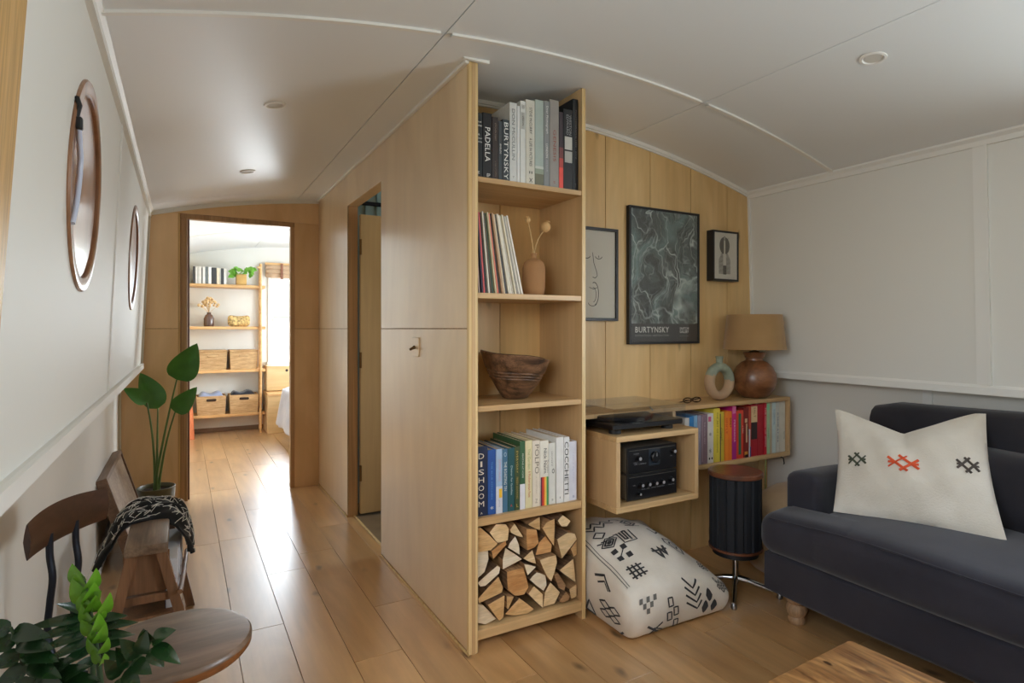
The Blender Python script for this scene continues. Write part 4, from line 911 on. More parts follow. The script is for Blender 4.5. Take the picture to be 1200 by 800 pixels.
t, yp = frame('framed_poster', 'large black framed poster of pale streams over dark ground on the plank wall', 1.957, 2.449, 1.121, 1.822, YB - .0003, .026, .012, pm, .006)
box('caption_band', P('poster_band', (58, 58, 58), .5), 1.969, 2.437, yp - .001, yp, 1.133, 1.226, t, 0)
text(t, 'BURTYNSKY', (1.998, yp - .0012, 1.180), (1, 0, 0), (0, 0, 1), .23, .030, ink((214, 214, 208)), bold=.01, space=1.1)
text(t, 'EXTRACTION / ABSTRACTION', (1.998, yp - .0012, 1.160), (1, 0, 0), (0, 0, 1), .23, .010, ink((150, 152, 148)))
text(t, 'SAATCHI', (2.305, yp - .0012, 1.194), (1, 0, 0), (0, 0, 1), .066, .014, ink((206, 206, 202)), bold=.015)
text(t, 'GALLERY', (2.305, yp - .0012, 1.177), (1, 0, 0), (0, 0, 1), .066, .014, ink((206, 206, 202)), bold=.015)
text(t, '14 February - 6 May', (2.305, yp - .0012, 1.158), (1, 0, 0), (0, 0, 1), .066, .006, ink((140, 142, 140)))
paper_m = P('white_art_paper', (206, 202, 190), .7); line_m = P('black_drawing_ink', (34, 32, 32), .6)
t, yp = frame('framed_drawing', 'black framed line drawing of a face beside the bookcase', 1.55, 1.888, 1.238, 1.692, YB - .0003, .024, .014, paper_m, .010)
m = MB(); yq = yp - .0006
def stroke(pts, wd): m.ribbon([(a, yq, b) for a, b in pts], wd, (0, -1, 0))
arc = lambda cx, cz, rx, rz, a0, a1, n=14: [(cx + rx * math.cos(a0 + (a1 - a0) * i / n), cz + rz * math.sin(a0 + (a1 - a0) * i / n)) for i in range(n + 1)]
stroke(arc(1.772, 1.552, .020, .012, PI, 2 * PI), .0035); stroke([(1.772, 1.556), (1.773, 1.546)], .004)
stroke(arc(1.700, 1.552, .020, .012, PI, 2 * PI), .0035); stroke([(1.735, 1.57), (1.742, 1.52), (1.760, 1.475), (1.764, 1.458), (1.752, 1.446), (1.735, 1.450)], .0035)
stroke(arc(1.745, 1.37, .026, .055, PI * .62, -PI * .45), .004); stroke(arc(1.74, 1.365, .016, .035, PI * .6, -PI * .5), .003); stroke([(1.715, 1.40), (1.74, 1.392), (1.762, 1.40)], .003); stroke(arc(1.735, 1.325, .025, .015, PI, 2 * PI), .003)
m.build('ink_lines', line_m, t, 0)
t, yp = frame('framed_print', 'small deep black framed print of a patterned figure, rightmost picture', 2.53, 2.733, 1.464, 1.742, YB - .0003, .048, .011, paper_m, .004)
m = MB(); yq = yp - .0006; fx, fz = 2.622, 1.500
grey_ink = P('grey_print_ink', (92, 88, 80), .6)
for k in range(22):      # striped body
    z = fz + .004 + k * .0058; wv = .046 - max(0, k - 13) * .0035
    for s in (-1, 1): m.box(fx + (s * .012 if s > 0 else -wv), fx + (wv if s > 0 else -.012), yq - .0001, yq + .0001, z, z + .0030)
for s in (-1, 1):
    m.prism([(fx + s * .006, yq, fz + .115)] + [(fx + s * (.006 + .034 * math.cos(a)), yq, fz + .160 + .046 * math.sin(a)) for a in [-PI / 2 + PI * i / 14 for i in range(15)]], (0, .0002, 0))
m.box(fx - .012, fx + .014, yq - .0001, yq + .0001, fz, fz + .05)
stroke(arc(fx, fz + .2, .004, .012, 0, 2 * PI), .003); m.box(fx + .03, fx + .034, yq - .0001, yq + .0001, fz + .2, fz + .204)
for k in range(6): m.box(fx - .016, fx - .009, yq - .0012, yq - .0004, fz + .128 + k * .012, fz + .135 + k * .012)
m.build('figure_print', grey_ink, t, 0)

# --- dark drum on a chrome swivel foot
dr = thing('drum_table', 'dark fluted drum with wooden lid on a chrome swivel foot', 'side table', (2.205, 1.84, 0))
DC = Vector((2.205, 1.84, 0))
flute_m = P('midnight_blue_cloth', (17, 21, 28), .75)
m = MB(); m.lathe([(.113, .214), (.113, .53)], DC, 96, wob=lambda r, h, a: (r - (.007 if abs(math.sin(a * 9)) < .22 else 0), h)); m.build('drum_body', flute_m, dr, 20)
lid_m = wood('red_brown_lid', (90, 52, 34), (122, 74, 50), 'X', 2, 14, .35, .2)
m = MB(); m.lathe([(.114, .5305), (.119, .534), (.119, .550), (.115, .554), (.001, .554)], DC, 64); m.build('lid', lid_m, dr, 40)
m = MB(); m.lathe([(.09, .200), (.117, .203), (.117, .2135)], DC, 64); m.build('bottom_ring', lid_m, dr, 40)
m = MB(); m.lathe([(.07, .172), (.1, .178), (.1, .1995)], DC, 48); m.build('swivel_plate', black_m, dr, 40)
m = MB(); m.lathe([(.014, .04), (.014, .15), (.024, .155), (.024, .172)], DC, 24); m.build('column', chrome_m, dr, 40)
for k in range(4):
    a = math.radians(-142 + 90 * k); d = Vector((math.cos(a), math.sin(a), 0))
    m = MB(); m.tube([DC + Vector((0, 0, .066)), DC + d * .05 + Vector((0, 0, .06)), DC + d * .19 + Vector((0, 0, .024))], [.014, .013, .009], 10, flat=.8); l = m.build('leg', chrome_m, dr, 50)
    m = MB(); m.lathe([(.011, .0), (.013, .006), (.011, .018), (.006, .026)], DC + d * .185, 14); m.build('glide', steel_m, l, 50)

# --- cords behind the drum
m = MB(); m.tube([(2.69, 2.05, .506), (2.688, 2.05, .40), (2.692, 2.055, .2), (2.70, 2.06, .004), (2.80, 2.12, .004)], .004, 8); tag(m.build('power_cord', P('olive_cord', (150, 152, 92), .6), None, 60), 'pale olive power cord hanging from the wall shelf behind the drum', 'cord')
m = MB(); m.tube([(2.83, 2.066, .506), (2.836, 2.05, .500), (2.846, 2.052, .47), (2.852, 2.06, .464)], .003, 8); tag(m.build('cord_end', black_m, None, 60), 'short black cord end hanging under the right of the wall shelf', 'cord')
# --- beige floor cushion in the corner
def lump(q):
    return q + Vector((.012 * math.sin(q.z * 21 + q.x * 9), .012 * math.sin(q.x * 17), .018 * math.sin(q.x * 12 + 1) * (1 if q.z > .2 else 0)))
m = MB(); m.rbox(2.40, 2.80, 1.68, 2.02, .0, .405, .13, 12, lump); tag(m.build('floor_cushion', cloth('beige_cushion_cloth', (176, 150, 116), (160, 134, 102), 200), None, 80, ), 'beige floor cushion tucked in the corner behind the sofa', 'cushion')

# --- patterned pouf
PX, PY = (1.492, 2.015), (1.735, 2.265)
pouf_m = cloth('undyed_wool', (226, 220, 208), (210, 202, 188), 240, .95, .35); pat_m = P('black_wool_print', (40, 40, 42), .95, sheen=.2); grey_pat = P('grey_wool_print', (110, 108, 102), .95)
def pouf_h(u, v):      # top height over the plan (u along x, v along y)
    return (.19 * (1 - u) + .125 * u) * (1 - v) + (.335 * (1 - u) + .245 * u) * v + .075 * math.sin(PI * u) * math.sin(PI * min(1, v * 1.0)) + .035 * math.sin(PI * u) * (1 - v)
def pouf_map(q):
    u, v = (q.x - PX[0]) / (PX[1] - PX[0]), (q.y - PY[0]) / (PY[1] - PY[0]); u, v = min(max(u, 0), 1), min(max(v, 0), 1)
    t = q.z / .30
    z = pouf_h(u, v) * t
    bul = math.sin(PI * min(max(t, 0), 1)) * .022
    x = q.x + (u - .5) * 2 * bul; y = q.y + (v - .5) * 2 * bul
    z += .004 * math.sin(x * 40) * math.sin(y * 33) * t
    return Vector((x, y, z))
def pouf_raw(face, u, v):   # undeformed rounded box point on a face, then the map
    lo = Vector((PX[0], PY[0], 0)); hi = Vector((PX[1], PY[1], .30)); r = .035
    if face == 'top':
        v = .03 + v * .74
        p = Vector((lo.x + u * (hi.x - lo.x), lo.y + v * (hi.y - lo.y), hi.z))
    elif face == 'front': p = Vector((lo.x + u * (hi.x - lo.x), lo.y, v * hi.z))
    else: p = Vector((lo.x, lo.y + (1 - u) * (hi.y - lo.y), v * hi.z))
    inn = Vector([min(max(p[i], lo[i] + r), hi[i] - r) for i in range(3)]); d = p - inn
    n = d.normalized() if d.length > 1e-6 else Vector((0, 0, 1))
    return pouf_map(inn + n * (r + .0028))
m = MB(); m.rbox(PX[0], PX[1], PY[0], PY[1], 0, .30, .035, 22, pouf_map)
pf = m.build('pouf', pouf_m, None, 80); tag(pf, 'white wool pouf printed with black tribal symbols on the floor', 'pouf')
m = MB()
def pst(face, pts, wd, mi=0, closed=False, sub=4):
    P2 = []
    pp = pts + [pts[0]] if closed else pts
    for (a, b), (c, d) in zip(pp, pp[1:]):
        for i in range(sub): P2.append((a + (c - a) * i / sub, b + (d - b) * i / sub))
    if not closed: P2.append(pp[-1])
    sz = {'top': (.52, .53), 'front': (.52, .2), 'side': (.53, .28)}[face]
    n = len(P2); prev = None; first = None
    for i, (a, b) in enumerate(P2):
        q0 = P2[i - 1] if (i or closed) else P2[i]; q1 = P2[(i + 1) % n] if (i < n - 1 or closed) else P2[i]
        tx, ty = (q1[0] - q0[0]) * sz[0], (q1[1] - q0[1]) * sz[1]; l = math.hypot(tx, ty) or 1
        ox, oy = -ty / l * wd / 2 / sz[0], tx / l * wd / 2 / sz[1]
        cur = [m.bm.verts.new(pouf_raw(face, a + s * ox, b + s * oy)) for s in (-1, 1)]
        if prev: f = m.bm.faces.new([prev[0], cur[0], cur[1], prev[1]]); f.material_index = mi
        else: first = cur
        prev = cur
    if closed: f = m.bm.faces.new([prev[0], first[0], first[1], prev[1]]); f.material_index = mi
def psq(face, u, v, su, sv, mi=0): pst(face, [(u - su / 2, v), (u + su / 2, v)], sv * {'top': .53, 'front': .2, 'side': .28}[face], mi)
def dia(face, u, v, a, b, wd=.006): pst(face, [(u - a, v), (u, v + b), (u + a, v), (u, v - b)], wd, closed=True)
# top face (u to the right, v away from the viewer)
pst('top', [(.02, .03), (.02, .97)], .005, 1, sub=10); pst('top', [(.045, .03), (.045, .97)], .003, 1, sub=10)
for k in range(3):                                   # zig-zag comb, back left
    b = .86 - k * .0
pst('top', [(.10, .95), (.16, .88), (.20, .95), (.26, .88), (.30, .95), (.36, .88), (.40, .95), (.46, .88)], .009)
pst('top', [(.10, .88), (.16, .81), (.20, .88), (.26, .81), (.30, .88), (.36, .81)], .009)
pst('top', [(.10, .72), (.16, .66), (.22, .72), (.16, .78)], .008, closed=True)
for a in (.08, .12, .2, .24): pst('top', [(a, .62), (a + .04, .60)], .007)
dia('top', .17, .56, .075, .075, .007); dia('top', .17, .56, .045, .045, .010); dia('top', .17, .56, .015, .015, .010)
for du in (-.045, .045):
    for dv in (-.05, .05): psq('top', .19 + du, .38 + dv, .05, .055)
pst('top', [(.16, .35), (.22, .41)], .005)
for a in (.14, .18, .22): pst('top', [(a, .06), (a + .0, .22)], .009)
for b in (.09, .14, .19): pst('top', [(.11, b), (.26, b)], .009)
pst('top', [(.30, .62), (.30, .50), (.33, .50), (.33, .62), (.36, .62), (.36, .48)], .010); pst('top', [(.27, .62), (.27, .46), (.40, .46), (.40, .62)], .007)
pst('top', [(.42, .78), (.50, .70), (.58, .78), (.50, .86)], .010, closed=True); pst('top', [(.46, .78), (.50, .74), (.54, .78), (.50, .82)], .008, closed=True); pst('top', [(.42, .70), (.58, .70)], .007); pst('top', [(.42, .86), (.58, .86)], .007)
pst('top', [(.44, .30), (.50, .18), (.52, .32), (.56, .22), (.58, .34)], .014); pst('top', [(.42, .26), (.60, .30)], .010)
pst('top', [(.64, .88), (.70, .82), (.76, .88), (.82, .82), (.88, .88)], .010); pst('top', [(.66, .80), (.86, .80)], .008); pst('top', [(.70, .92), (.84, .92)], .008)
pst('top', [(.66, .40), (.72, .30), (.80, .30), (.84, .40), (.78, .50), (.70, .50)], .009, closed=True); pst('top', [(.71, .40), (.75, .34), (.79, .40), (.75, .46)], .008, closed=True)
pst('top', [(.62, .64), (.68, .58), (.74, .64), (.80, .58)], .010)
for a, b in ((.86, .12), (.91, .12), (.885, .17), (.935, .17), (.91, .22)): dia('top', a, b, .022, .026, .006)
# front face
for i in range(5):
    for j in range(3):
        if (i + j) % 2 == 0 and not (j == 0 and i in (0, 4)): psq('front', .10 + i * .032, .68 + j * .105 - .1, .030, .10, 1)
pst('front', [(.16, .26), (.28, .02)], .010); pst('front', [(.18, .06), (.30, .26)], .007); pst('front', [(.22, .18), (.30, .10)], .005)
for a, b in ((.37, .62), (.42, .42), (.36, .34), (.43, .15)): pst('front', [(a - .022, b + .08), (a + .018, b + .08), (a + .024, b - .08), (a - .016, b - .09)], .006, closed=True)
for k in range(4): pst('front', [(.52, .98 - k * .15), (.60 + .01 * k, .80 - k * .15), (.67, .98 - k * .15)], .008)
for a, b in ((.75, .62), (.71, .34), (.80, .34)): pst('front', [(a, b + .14), (a + .02, b), (a, b - .12), (a - .02, b)], .014, closed=True); psq('front', a, b, .02, .12)
for i in range(4):
    for j in range(2): dia('front', .88 + i * .03, .82 + j * .16 - (i % 2) * .08, .014, .07, .005)
# left side face (u = 0 at the back, 1 at the front)
for k, s in enumerate((-.05, .05)):
    for b in (.30, .46): pst('side', [(.80 + s, b + .07), (.86 + s, b), (.80 + s, b - .07), (.74 + s, b)], .008, closed=True)
pst('side', [(.62, .78), (.72, .90), (.80, .74)], .010); pst('side', [(.66, .72), (.73, .82), (.78, .72)], .007)
pst('side', [(.25, .80), (.40, .88), (.40, .66), (.25, .56)], .010); pst('side', [(.30, .74), (.36, .78), (.36, .68)], .006)
pst('side', [(.5, .1), (.56, .30), (.62, .1)], .010, closed=True); pst('side', [(.90, .06), (.94, .16)], .010); pst('side', [(.3, .1), (.38, .34), (.46, .1)], .012, closed=True)
m.build('printed_pattern', [pat_m, grey_pat], pf, 0, recalc=False)['kind'] = 'stuff'

# ================================================================== SOFA SIDE
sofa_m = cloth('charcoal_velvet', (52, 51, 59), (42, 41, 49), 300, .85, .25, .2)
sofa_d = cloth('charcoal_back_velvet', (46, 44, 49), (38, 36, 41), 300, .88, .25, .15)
sf = thing('sofa', 'long charcoal blue sofa along the right wall', 'sofa', (2.5, .6, 0))
m = MB(); m.rbox(2.085, 2.78, -.34, 1.606, .125, .292, .018, 8, lambda q: q + Vector((.003 * math.sin(q.y * 9), 0, 0))); m.build('base', sofa_m, sf, 60)
def seat_f(q):
    u = (q.x - 2.06) / .66; v = min(max((q.y + .2) / 1.66, 0), 1)
    if q.z > .38: q = q + Vector((0, 0, .022 * math.sin(PI * min(max(u, 0), 1)) + .006 * math.sin(q.y * 7) - .012 * max(0, (q.y - 1.3) / .3)))
    return q + Vector((.006 * math.sin(q.y * 5), 0, 0))
m = MB(); m.rbox(2.055, 2.76, -.20, 1.455, .285, .462, .062, 14, seat_f); m.rbox(2.055, 2.27, 1.20, 1.622, .285, .462, .062, 12, seat_f); sc_o = m.build('seat_cushion', sofa_m, sf, 80)
pip = []
for i in range(60):
    y_ = -.16 + i * (1.72 / 59); pip.append(Vector((2.055 + .006 * math.sin(y_ * 5) + .014, y_, .447 + .006 * math.sin(y_ * 7) - .012 * max(0, (y_ - 1.3) / .3) + .003)))
m = MB(); m.tube(pip, .0035, 6); m.build('piping', sofa_m, sc_o, 60)
def arm_f(q): return q + Vector((0, .012 * math.sin((q.x - 2.24) * 6) * (1 if q.z > .5 else .3), .014 * math.sin((q.y - 1.45) / .155 * PI) * (1 if q.z > .5 else 0) - .03 * (q.x - 2.24) * (1 if q.z > .5 else 0)))
for y0, y1 in ((1.462, 1.612), (-.34, -.20)):
    m = MB(); m.rbox(2.235, 2.82, y0, y1, .20, .592, .03, 12, arm_f if y0 > 0 else None); m.build('arm', sofa_m, sf, 60)
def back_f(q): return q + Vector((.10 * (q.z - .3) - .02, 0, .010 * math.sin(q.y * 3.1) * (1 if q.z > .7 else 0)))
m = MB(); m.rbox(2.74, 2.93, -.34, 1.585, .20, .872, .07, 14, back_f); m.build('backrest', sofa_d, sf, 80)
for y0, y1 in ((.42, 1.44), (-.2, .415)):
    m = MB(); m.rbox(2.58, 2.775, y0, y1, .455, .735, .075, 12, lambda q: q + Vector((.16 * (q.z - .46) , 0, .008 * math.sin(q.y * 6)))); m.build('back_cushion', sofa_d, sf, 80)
foot_m = wood('turned_beech', (150, 116, 84), (182, 148, 112), 'Z', 3, 14, .5)
for fx, fy in ((2.185, 1.52), (2.76, 1.52), (2.185, -.26), (2.76, -.26)):
    m = MB(); m.lathe([(.026, 0), (.032, .008), (.034, .02), (.028, .032), (.036, .042), (.042, .06), (.036, .078), (.030, .084), (.044, .096), (.046, .112), (.044, .1265)], (fx, fy, 0), 24); m.build('leg', foot_m, sf, 40)

# --- big white pillow, its top punched into a V
PC = {'BL': Vector((2.262, 1.400, .478)), 'BR': Vector((2.446, .905, .470)), 'TL': Vector((2.512, 1.548, .850)), 'TR': Vector((2.806, 1.112, .862))}
pn = (PC['BR'] - PC['BL']).cross(PC['TL'] - PC['BL']).normalized()
if pn.x > 0: pn = -pn
def pil(u, v, side):
    q = PC['BL'] * (1 - u) * (1 - v) + PC['BR'] * u * (1 - v) + PC['TL'] * (1 - u) * v + PC['TR'] * u * v
    up = (PC['TL'] - PC['BL']).normalized(); rt = (PC['BR'] - PC['BL']).normalized()
    sag = max(0, 1 - abs(u - .47) / .47); q = q - up * (.115 * sag ** 1.15) * v ** 3          # chop in the top edge
    q = q + rt * (.014 * math.sin(PI * v) * (1 - u) ** 3) - rt * (.016 * math.sin(PI * v) * u ** 3)
    q = q + up * (.012 * math.sin(PI * u)) * (1 - v) ** 4
    b = (max(0, math.sin(PI * u)) ** .55) * (max(0, math.sin(PI * v)) ** .6)
    wr = .004 * math.sin(u * 23 + v * 9) * b + .005 * math.sin(v * 17 - u * 6) * b
    th = (.085 * b * (1 - .25 * sag * v) + wr) if side > 0 else .055 * b
    q = q + pn * (side * th) + Vector((-.02, 0, 0))
    q.z = max(q.z, .476 - .006 * (1 - b))
    return q
pil_m = cloth('slubby_white_linen', (222, 216, 204), (206, 198, 184), 150, .95, .6)
m = MB(); m.grid(lambda u, v: pil(u, v, 1), 44, 36); m.grid(lambda u, v: pil(u, v, -1), 44, 36)
bmesh.ops.remove_doubles(m.bm, verts=m.bm.verts, dist=.0006)
pl = m.build('pillow', pil_m, None, 80); tag(pl, 'large white linen pillow with embroidered motifs propped on sofa', 'pillow')
def motif(u0, v0, s, mat_, asp=1.0):
    m = MB()
    segs = [((-1, -.45), (.25, .75)), ((-.25, -.75), (1, .45)), ((-1, .45), (.25, -.75)), ((-.25, .75), (1, -.45)), ((-1, 0), (-.55, 0)), ((.55, 0), (1, 0))]
    for (a, b), (c, d) in segs:
        P4 = []
        for i in range(5):
            t = i / 4; P4.append(pil(u0 + s * (a + (c - a) * t), v0 + s * asp * (b + (d - b) * t), 1) + pn * .0035)
        m.tube(P4, .0052 if s > .08 else .0045, 5, flat=.5)
    return m.build('embroidery', mat_, pl, 60)
motif(.465, .455, .098, P('orange_thread', (214, 84, 44), .8), 1.0); motif(.155, .45, .062, P('green_grey_thread', (70, 76, 60), .8), 1.25); motif(.865, .50, .066, P('brown_grey_thread', (74, 66, 60), .8), 1.25)

# --- coffee table
ct = thing('coffee_table', 'low honey coloured rustic wooden coffee table by the sofa', 'table', (1.40, .42, 0))
rot = Matrix.Rotation(math.radians(2.2), 3, 'Z'); pv = (1.577, .94, 0)
m = MB(); m.box(1.215, 1.577, -.12, .94, .312, .362, .012, seg=2, rot=rot, piv=pv); m.build('top', table_m, ct, 40)
m = MB(); m.box(1.26, 1.535, -.07, .89, .25, .3115, .003, rot=rot, piv=pv); m.build('apron', table_m, ct, 0)
for lx in (1.255, 1.485):
    for ly in (-.08, .84):
        m = MB(); m.box(lx, lx + .055, ly, ly + .055, 0, .2495, .004, rot=rot, piv=pv); m.build('leg', table_m, ct, 0)

# ================================================================== LEFT SIDE
# --- industrial swivel chair
ch = thing('swivel_chair', 'old swivel chair with round worn seat and curved wooden backrest', 'chair', (-.015, 1.6, 0))
SCx, SCy = -.015, 1.60
m = MB(); m.lathe([(.001, .4305), (.146, .4305), (.160, .432), (.166, .440), (.167, .452)], (SCx, SCy, 0), 64); m.build('seat_edge', seat_edge_m, ch, 40)
m = MB(); m.lathe([(.167, .4522), (.167, .457), (.162, .463), (.150, .4645), (.001, .463)], (SCx, SCy, 0), 64); m.build('seat', seat_wood_m, ch, 40)
bd = Vector((-.222, .10, 0)).normalized(); bt = Vector((-bd.y, bd.x, 0))      # towards the backrest, and along it
BCn = Vector((SCx, SCy, 0)) + bd * .232
def bk(u, v, s):      # u along, v up
    a = u * .138; c = .020 * (1 - (u * u))
    zc_ = .752 + v * .044 * (1 - .12 * u * u) + .006 * (1 - u * u)
    return BCn + bt * a + bd * (c + s * .008 * (1 - .5 * abs(v))) + Vector((0, 0, zc_))
m = MB()
m.grid(lambda u, v: bk(u * 2 - 1, math.cos(2 * PI * v), math.sin(2 * PI * v)), 20, 16, closed_v=True)
for e in (-1, 1):
    m.face([bk(e, math.cos(2 * PI * k / 16), math.sin(2 * PI * k / 16)) for k in range(16)])
bmesh.ops.remove_doubles(m.bm, verts=m.bm.verts, dist=1e-5)
m.build('backrest', dark_wood_m, ch, 50)
for s in (-.045, .045):
    p0 = BCn + bt * s + bd * .016
    m = MB(); pts = [p0 + Vector((0, 0, .74)), p0 + Vector((0, 0, .69)), p0 + bd * -.006 + Vector((0, 0, .64)), p0 + bd * .0 + Vector((0, 0, .58)), p0 + bd * .004 + Vector((0, 0, .51)), p0 + bd * -.02 + Vector((0, 0, .44)), p0 + bd * -.09 + Vector((0, 0, .418)), p0 + bd * -.18 + Vector((0, 0, .418))]
    fine = []
    for i in range(len(pts) - 1):
        for k in range(5):
            t = k / 5; P0, P1, P2, P3 = pts[max(i - 1, 0)], pts[i], pts[i + 1], pts[min(i + 2, len(pts) - 1)]
            fine.append(.5 * ((2 * P1) + (P2 - P0) * t + (2 * P0 - 5 * P1 + 4 * P2 - P3) * t * t + (3 * P1 - P0 - 3 * P2 + P3) * t ** 3))
    fine.append(pts[-1]); m.tube(fine, .0085, 10, flat=.6); m.build('back_support', metal_b, ch, 60)
m = MB(); m.lathe([(.10, .408), (.10, .43)], (SCx, SCy, 0), 40); m.build('seat_plate', metal_b, ch, 40)
m = MB(); m.lathe([(.03, .06), (.03, .30), (.018, .31), (.018, .4075)], (SCx, SCy, 0), 24); m.build('pillar', metal_b, ch, 40)
for k in range(4):
    a = PI / 4 + k * PI / 2; d = Vector((math.cos(a), math.sin(a), 0)); b0 = Vector((SCx, SCy, 0))
    m = MB(); m.tube([b0 + d * .02 + Vector((0, 0, .10)), b0 + d * .09 + Vector((0, 0, .085)), b0 + d * .17 + Vector((0, 0, .03)), b0 + d * .19 + Vector((0, 0, .013))], [.016, .015, .012, .012], 10); m.build('leg', metal_b, ch, 60)

# --- narrow bench
bn = thing('bench', 'narrow old wooden bench with splayed legs and magazine rack', 'bench', (-.105, 2.63, 0))
m = MB(); m.box(-.168, -.042, 2.32, 2.96, .438, .472, .006, seg=2); m.build('seat', bench_m, bn, 40)
for (tx, bx, y_) in ((-.148, -.245, 2.345), (-.062, .048, 2.345), (-.148, -.245, 2.93), (-.062, .032, 2.915)):
    m = MB(); s_ = .016; q = 0
    m.prism([(tx - s_, y_ - s_, .4375), (tx + s_, y_ - s_, .4375), (bx + s_, y_ - s_, 0), (bx - s_, y_ - s_, 0)], (0, 2 * s_, 0)); m.build('leg', leg_m, bn, 0)
box('end_board', leg_m, -.172, -.038, 2.352, 2.358, .30, .437, bn, .001); box('cross_rail', leg_m, -.182, -.028, 2.340, 2.352, .268, .296, bn, .003)
box('cross_rail', leg_m, -.205, -.005, 2.918, 2.932, .20, .228, bn, .003); box('rack_floor', leg_m, -.185, -.02, 2.36, 2.915, .205, .215, bn, .001)
m = MB(); m.tube([(-.006, 2.31, .30), (.006, 2.6, .262), (.018, 2.96, .225)], .008, 8); m.build('rack_rail', leg_m, bn, 60)
for i, (lab, yy, hh, cc) in enumerate((('front magazine in the bench rack, white page edges out', 2.40, .17, (226, 226, 230)), ('middle magazine in the bench rack, white page edges out', 2.55, .16, (222, 222, 228)), ('rear magazine in the bench rack, white page edges out', 2.70, .15, (216, 218, 224)))):
    mg = box('magazine', P('magazine_paper_%d' % i, cc, .5), -.05, -.014 + i * .007, yy, yy + .13, .2155, .2155 + hh, None, .001); tag(mg, lab, 'magazine', 'magazines in the bench rack')
    box('cover', cover(((60, 70, 96), (120, 60, 50), (50, 60, 60))[i]), -.0525, -.0503, yy, yy + .13, .2155, .2155 + hh, mg, 0)

# --- scarf thrown over the bench
path = [Vector((-.262, 0, .322)), Vector((-.243, 0, .37)), Vector((-.216, 0, .425)), Vector((-.194, 0, .468)), Vector((-.160, 0, .490)), Vector((-.105, 0, .493)), Vector((-.050, 0, .490)), Vector((-.012, 0, .468)), Vector((.006, 0, .42)), Vector((.014, 0, .375)), Vector((.020, 0, .325))]
def cat(t):
    n = len(path) - 1; x = t * n; i = min(int(x), n - 1); f = x - i
    P0, P1, P2, P3 = path[max(i - 1, 0)], path[i], path[i + 1], path[min(i + 2, n)]
    return .5 * ((2 * P1) + (P2 - P0) * f + (2 * P0 - 5 * P1 + 4 * P2 - P3) * f * f + (3 * P1 - P0 - 3 * P2 + P3) * f ** 3)
def scarf(u, v, off=0.0):
    q = cat(u); t = (cat(min(u + .01, 1)) - cat(max(u - .01, 0))).normalized(); n = Vector((-t.z, 0, t.x))
    if n.dot(q - Vector((-.105, 0, .40))) < 0: n = -n
    k = abs(u - .5) * 2
    fold = .009 + .008 * math.sin(v * 22 + u * 7) + .005 * math.sin(v * 41 - u * 13)
    wid = .28 + .0 * k + .02 * math.sin(u * 9)
    y_ = 2.735 - .03 * (1 - u) * k - .0 * k + (v - .5) * wid + .012 * math.sin(u * 15)
    z0 = q + n * (fold + off - .035 * (2 * abs(v - .5)) ** 4 * (1 - k))
    return Vector((z0.x, y_, z0.z))
scarf_m = cloth('black_scarf_cloth', (30, 29, 28), (22, 21, 21), 300, .95, .3)
m = MB(); m.grid(lambda u, v: scarf(u, v, .004), 60, 30); m.grid(lambda u, v: scarf(u, v, -.004), 60, 30)
for v in (0, 1): m.grid(lambda a, b, v=v: scarf(a, v, -.004 + .008 * b), 60, 1)
for u in (0, 1): m.grid(lambda a, b, u=u: scarf(u, a, -.004 + .008 * b), 30, 1)
bmesh.ops.remove_doubles(m.bm, verts=m.bm.verts, dist=1e-5)
scf = m.build('scarf', scarf_m, None, 70); tag(scf, 'black scarf with short white dashes draped over the bench', 'scarf')
m = MB(); rnd = random.Random(5)
for k in range(330):
    u, v = rnd.uniform(.02, .98), rnd.uniform(.03, .97); a = rnd.choice((.25, .5, -.4, 1.1)) + rnd.uniform(-.3, .3); L = rnd.uniform(.018, .034)
    pp = []
    for i in range(5):
        t = i / 4 - .5; pp.append(scarf(min(max(u + L * 1.2 * math.cos(a) * t * 1.4, 0), 1), min(max(v + L * 3 * math.sin(a) * t, 0), 1), .0062))
    m.tube(pp, .0012, 4)
dsh = m.build('white_dashes', P('white_thread', (226, 222, 212), .9), scf, 0); dsh['kind'] = 'stuff'

# --- pale boards leaning on the lower wall
lb = thing('leaning_board', 'pale wooden panel in brown frame leaning on the left wall', 'panel', (-.25, 3.6, 0))
def lean(a, b, c):    # a along the wall, b up the slope, c out of the face
    up = Vector((-.135, 0, .445)).normalized(); out = Vector((up.z, 0, -up.x))
    return Vector((-.205, 3.48 + a, .014)) + up * b + out * c
def lbox(name, mat_, a0, a1, b0, b1, c0, c1):
    m = MB(); m.prism([lean(a0, b0, c0), lean(a1, b0, c0), lean(a1, b1, c0), lean(a0, b1, c0)], lean(0, 0, c1) - lean(0, 0, c0)); return m.build(name, mat_, lb, 0)
brownf = wood('brown_panel_frame', (112, 84, 66), (142, 112, 90), 'Y', 2, 14, .5)
lbox('frame_side', brownf, 0, .02, 0, .468, -.03, .018); lbox('frame_side', brownf, .77, .79, 0, .468, -.03, .018); lbox('frame_rail', brownf, .02, .77, .448, .468, -.03, .018); lbox('frame_rail', brownf, .02, .77, 0, .02, -.03, .018)
lbox('board', board_m, .021, .392, .021, .447, -.012, .012); lbox('board', board_m, .400, .769, .021, .447, -.012, .010)

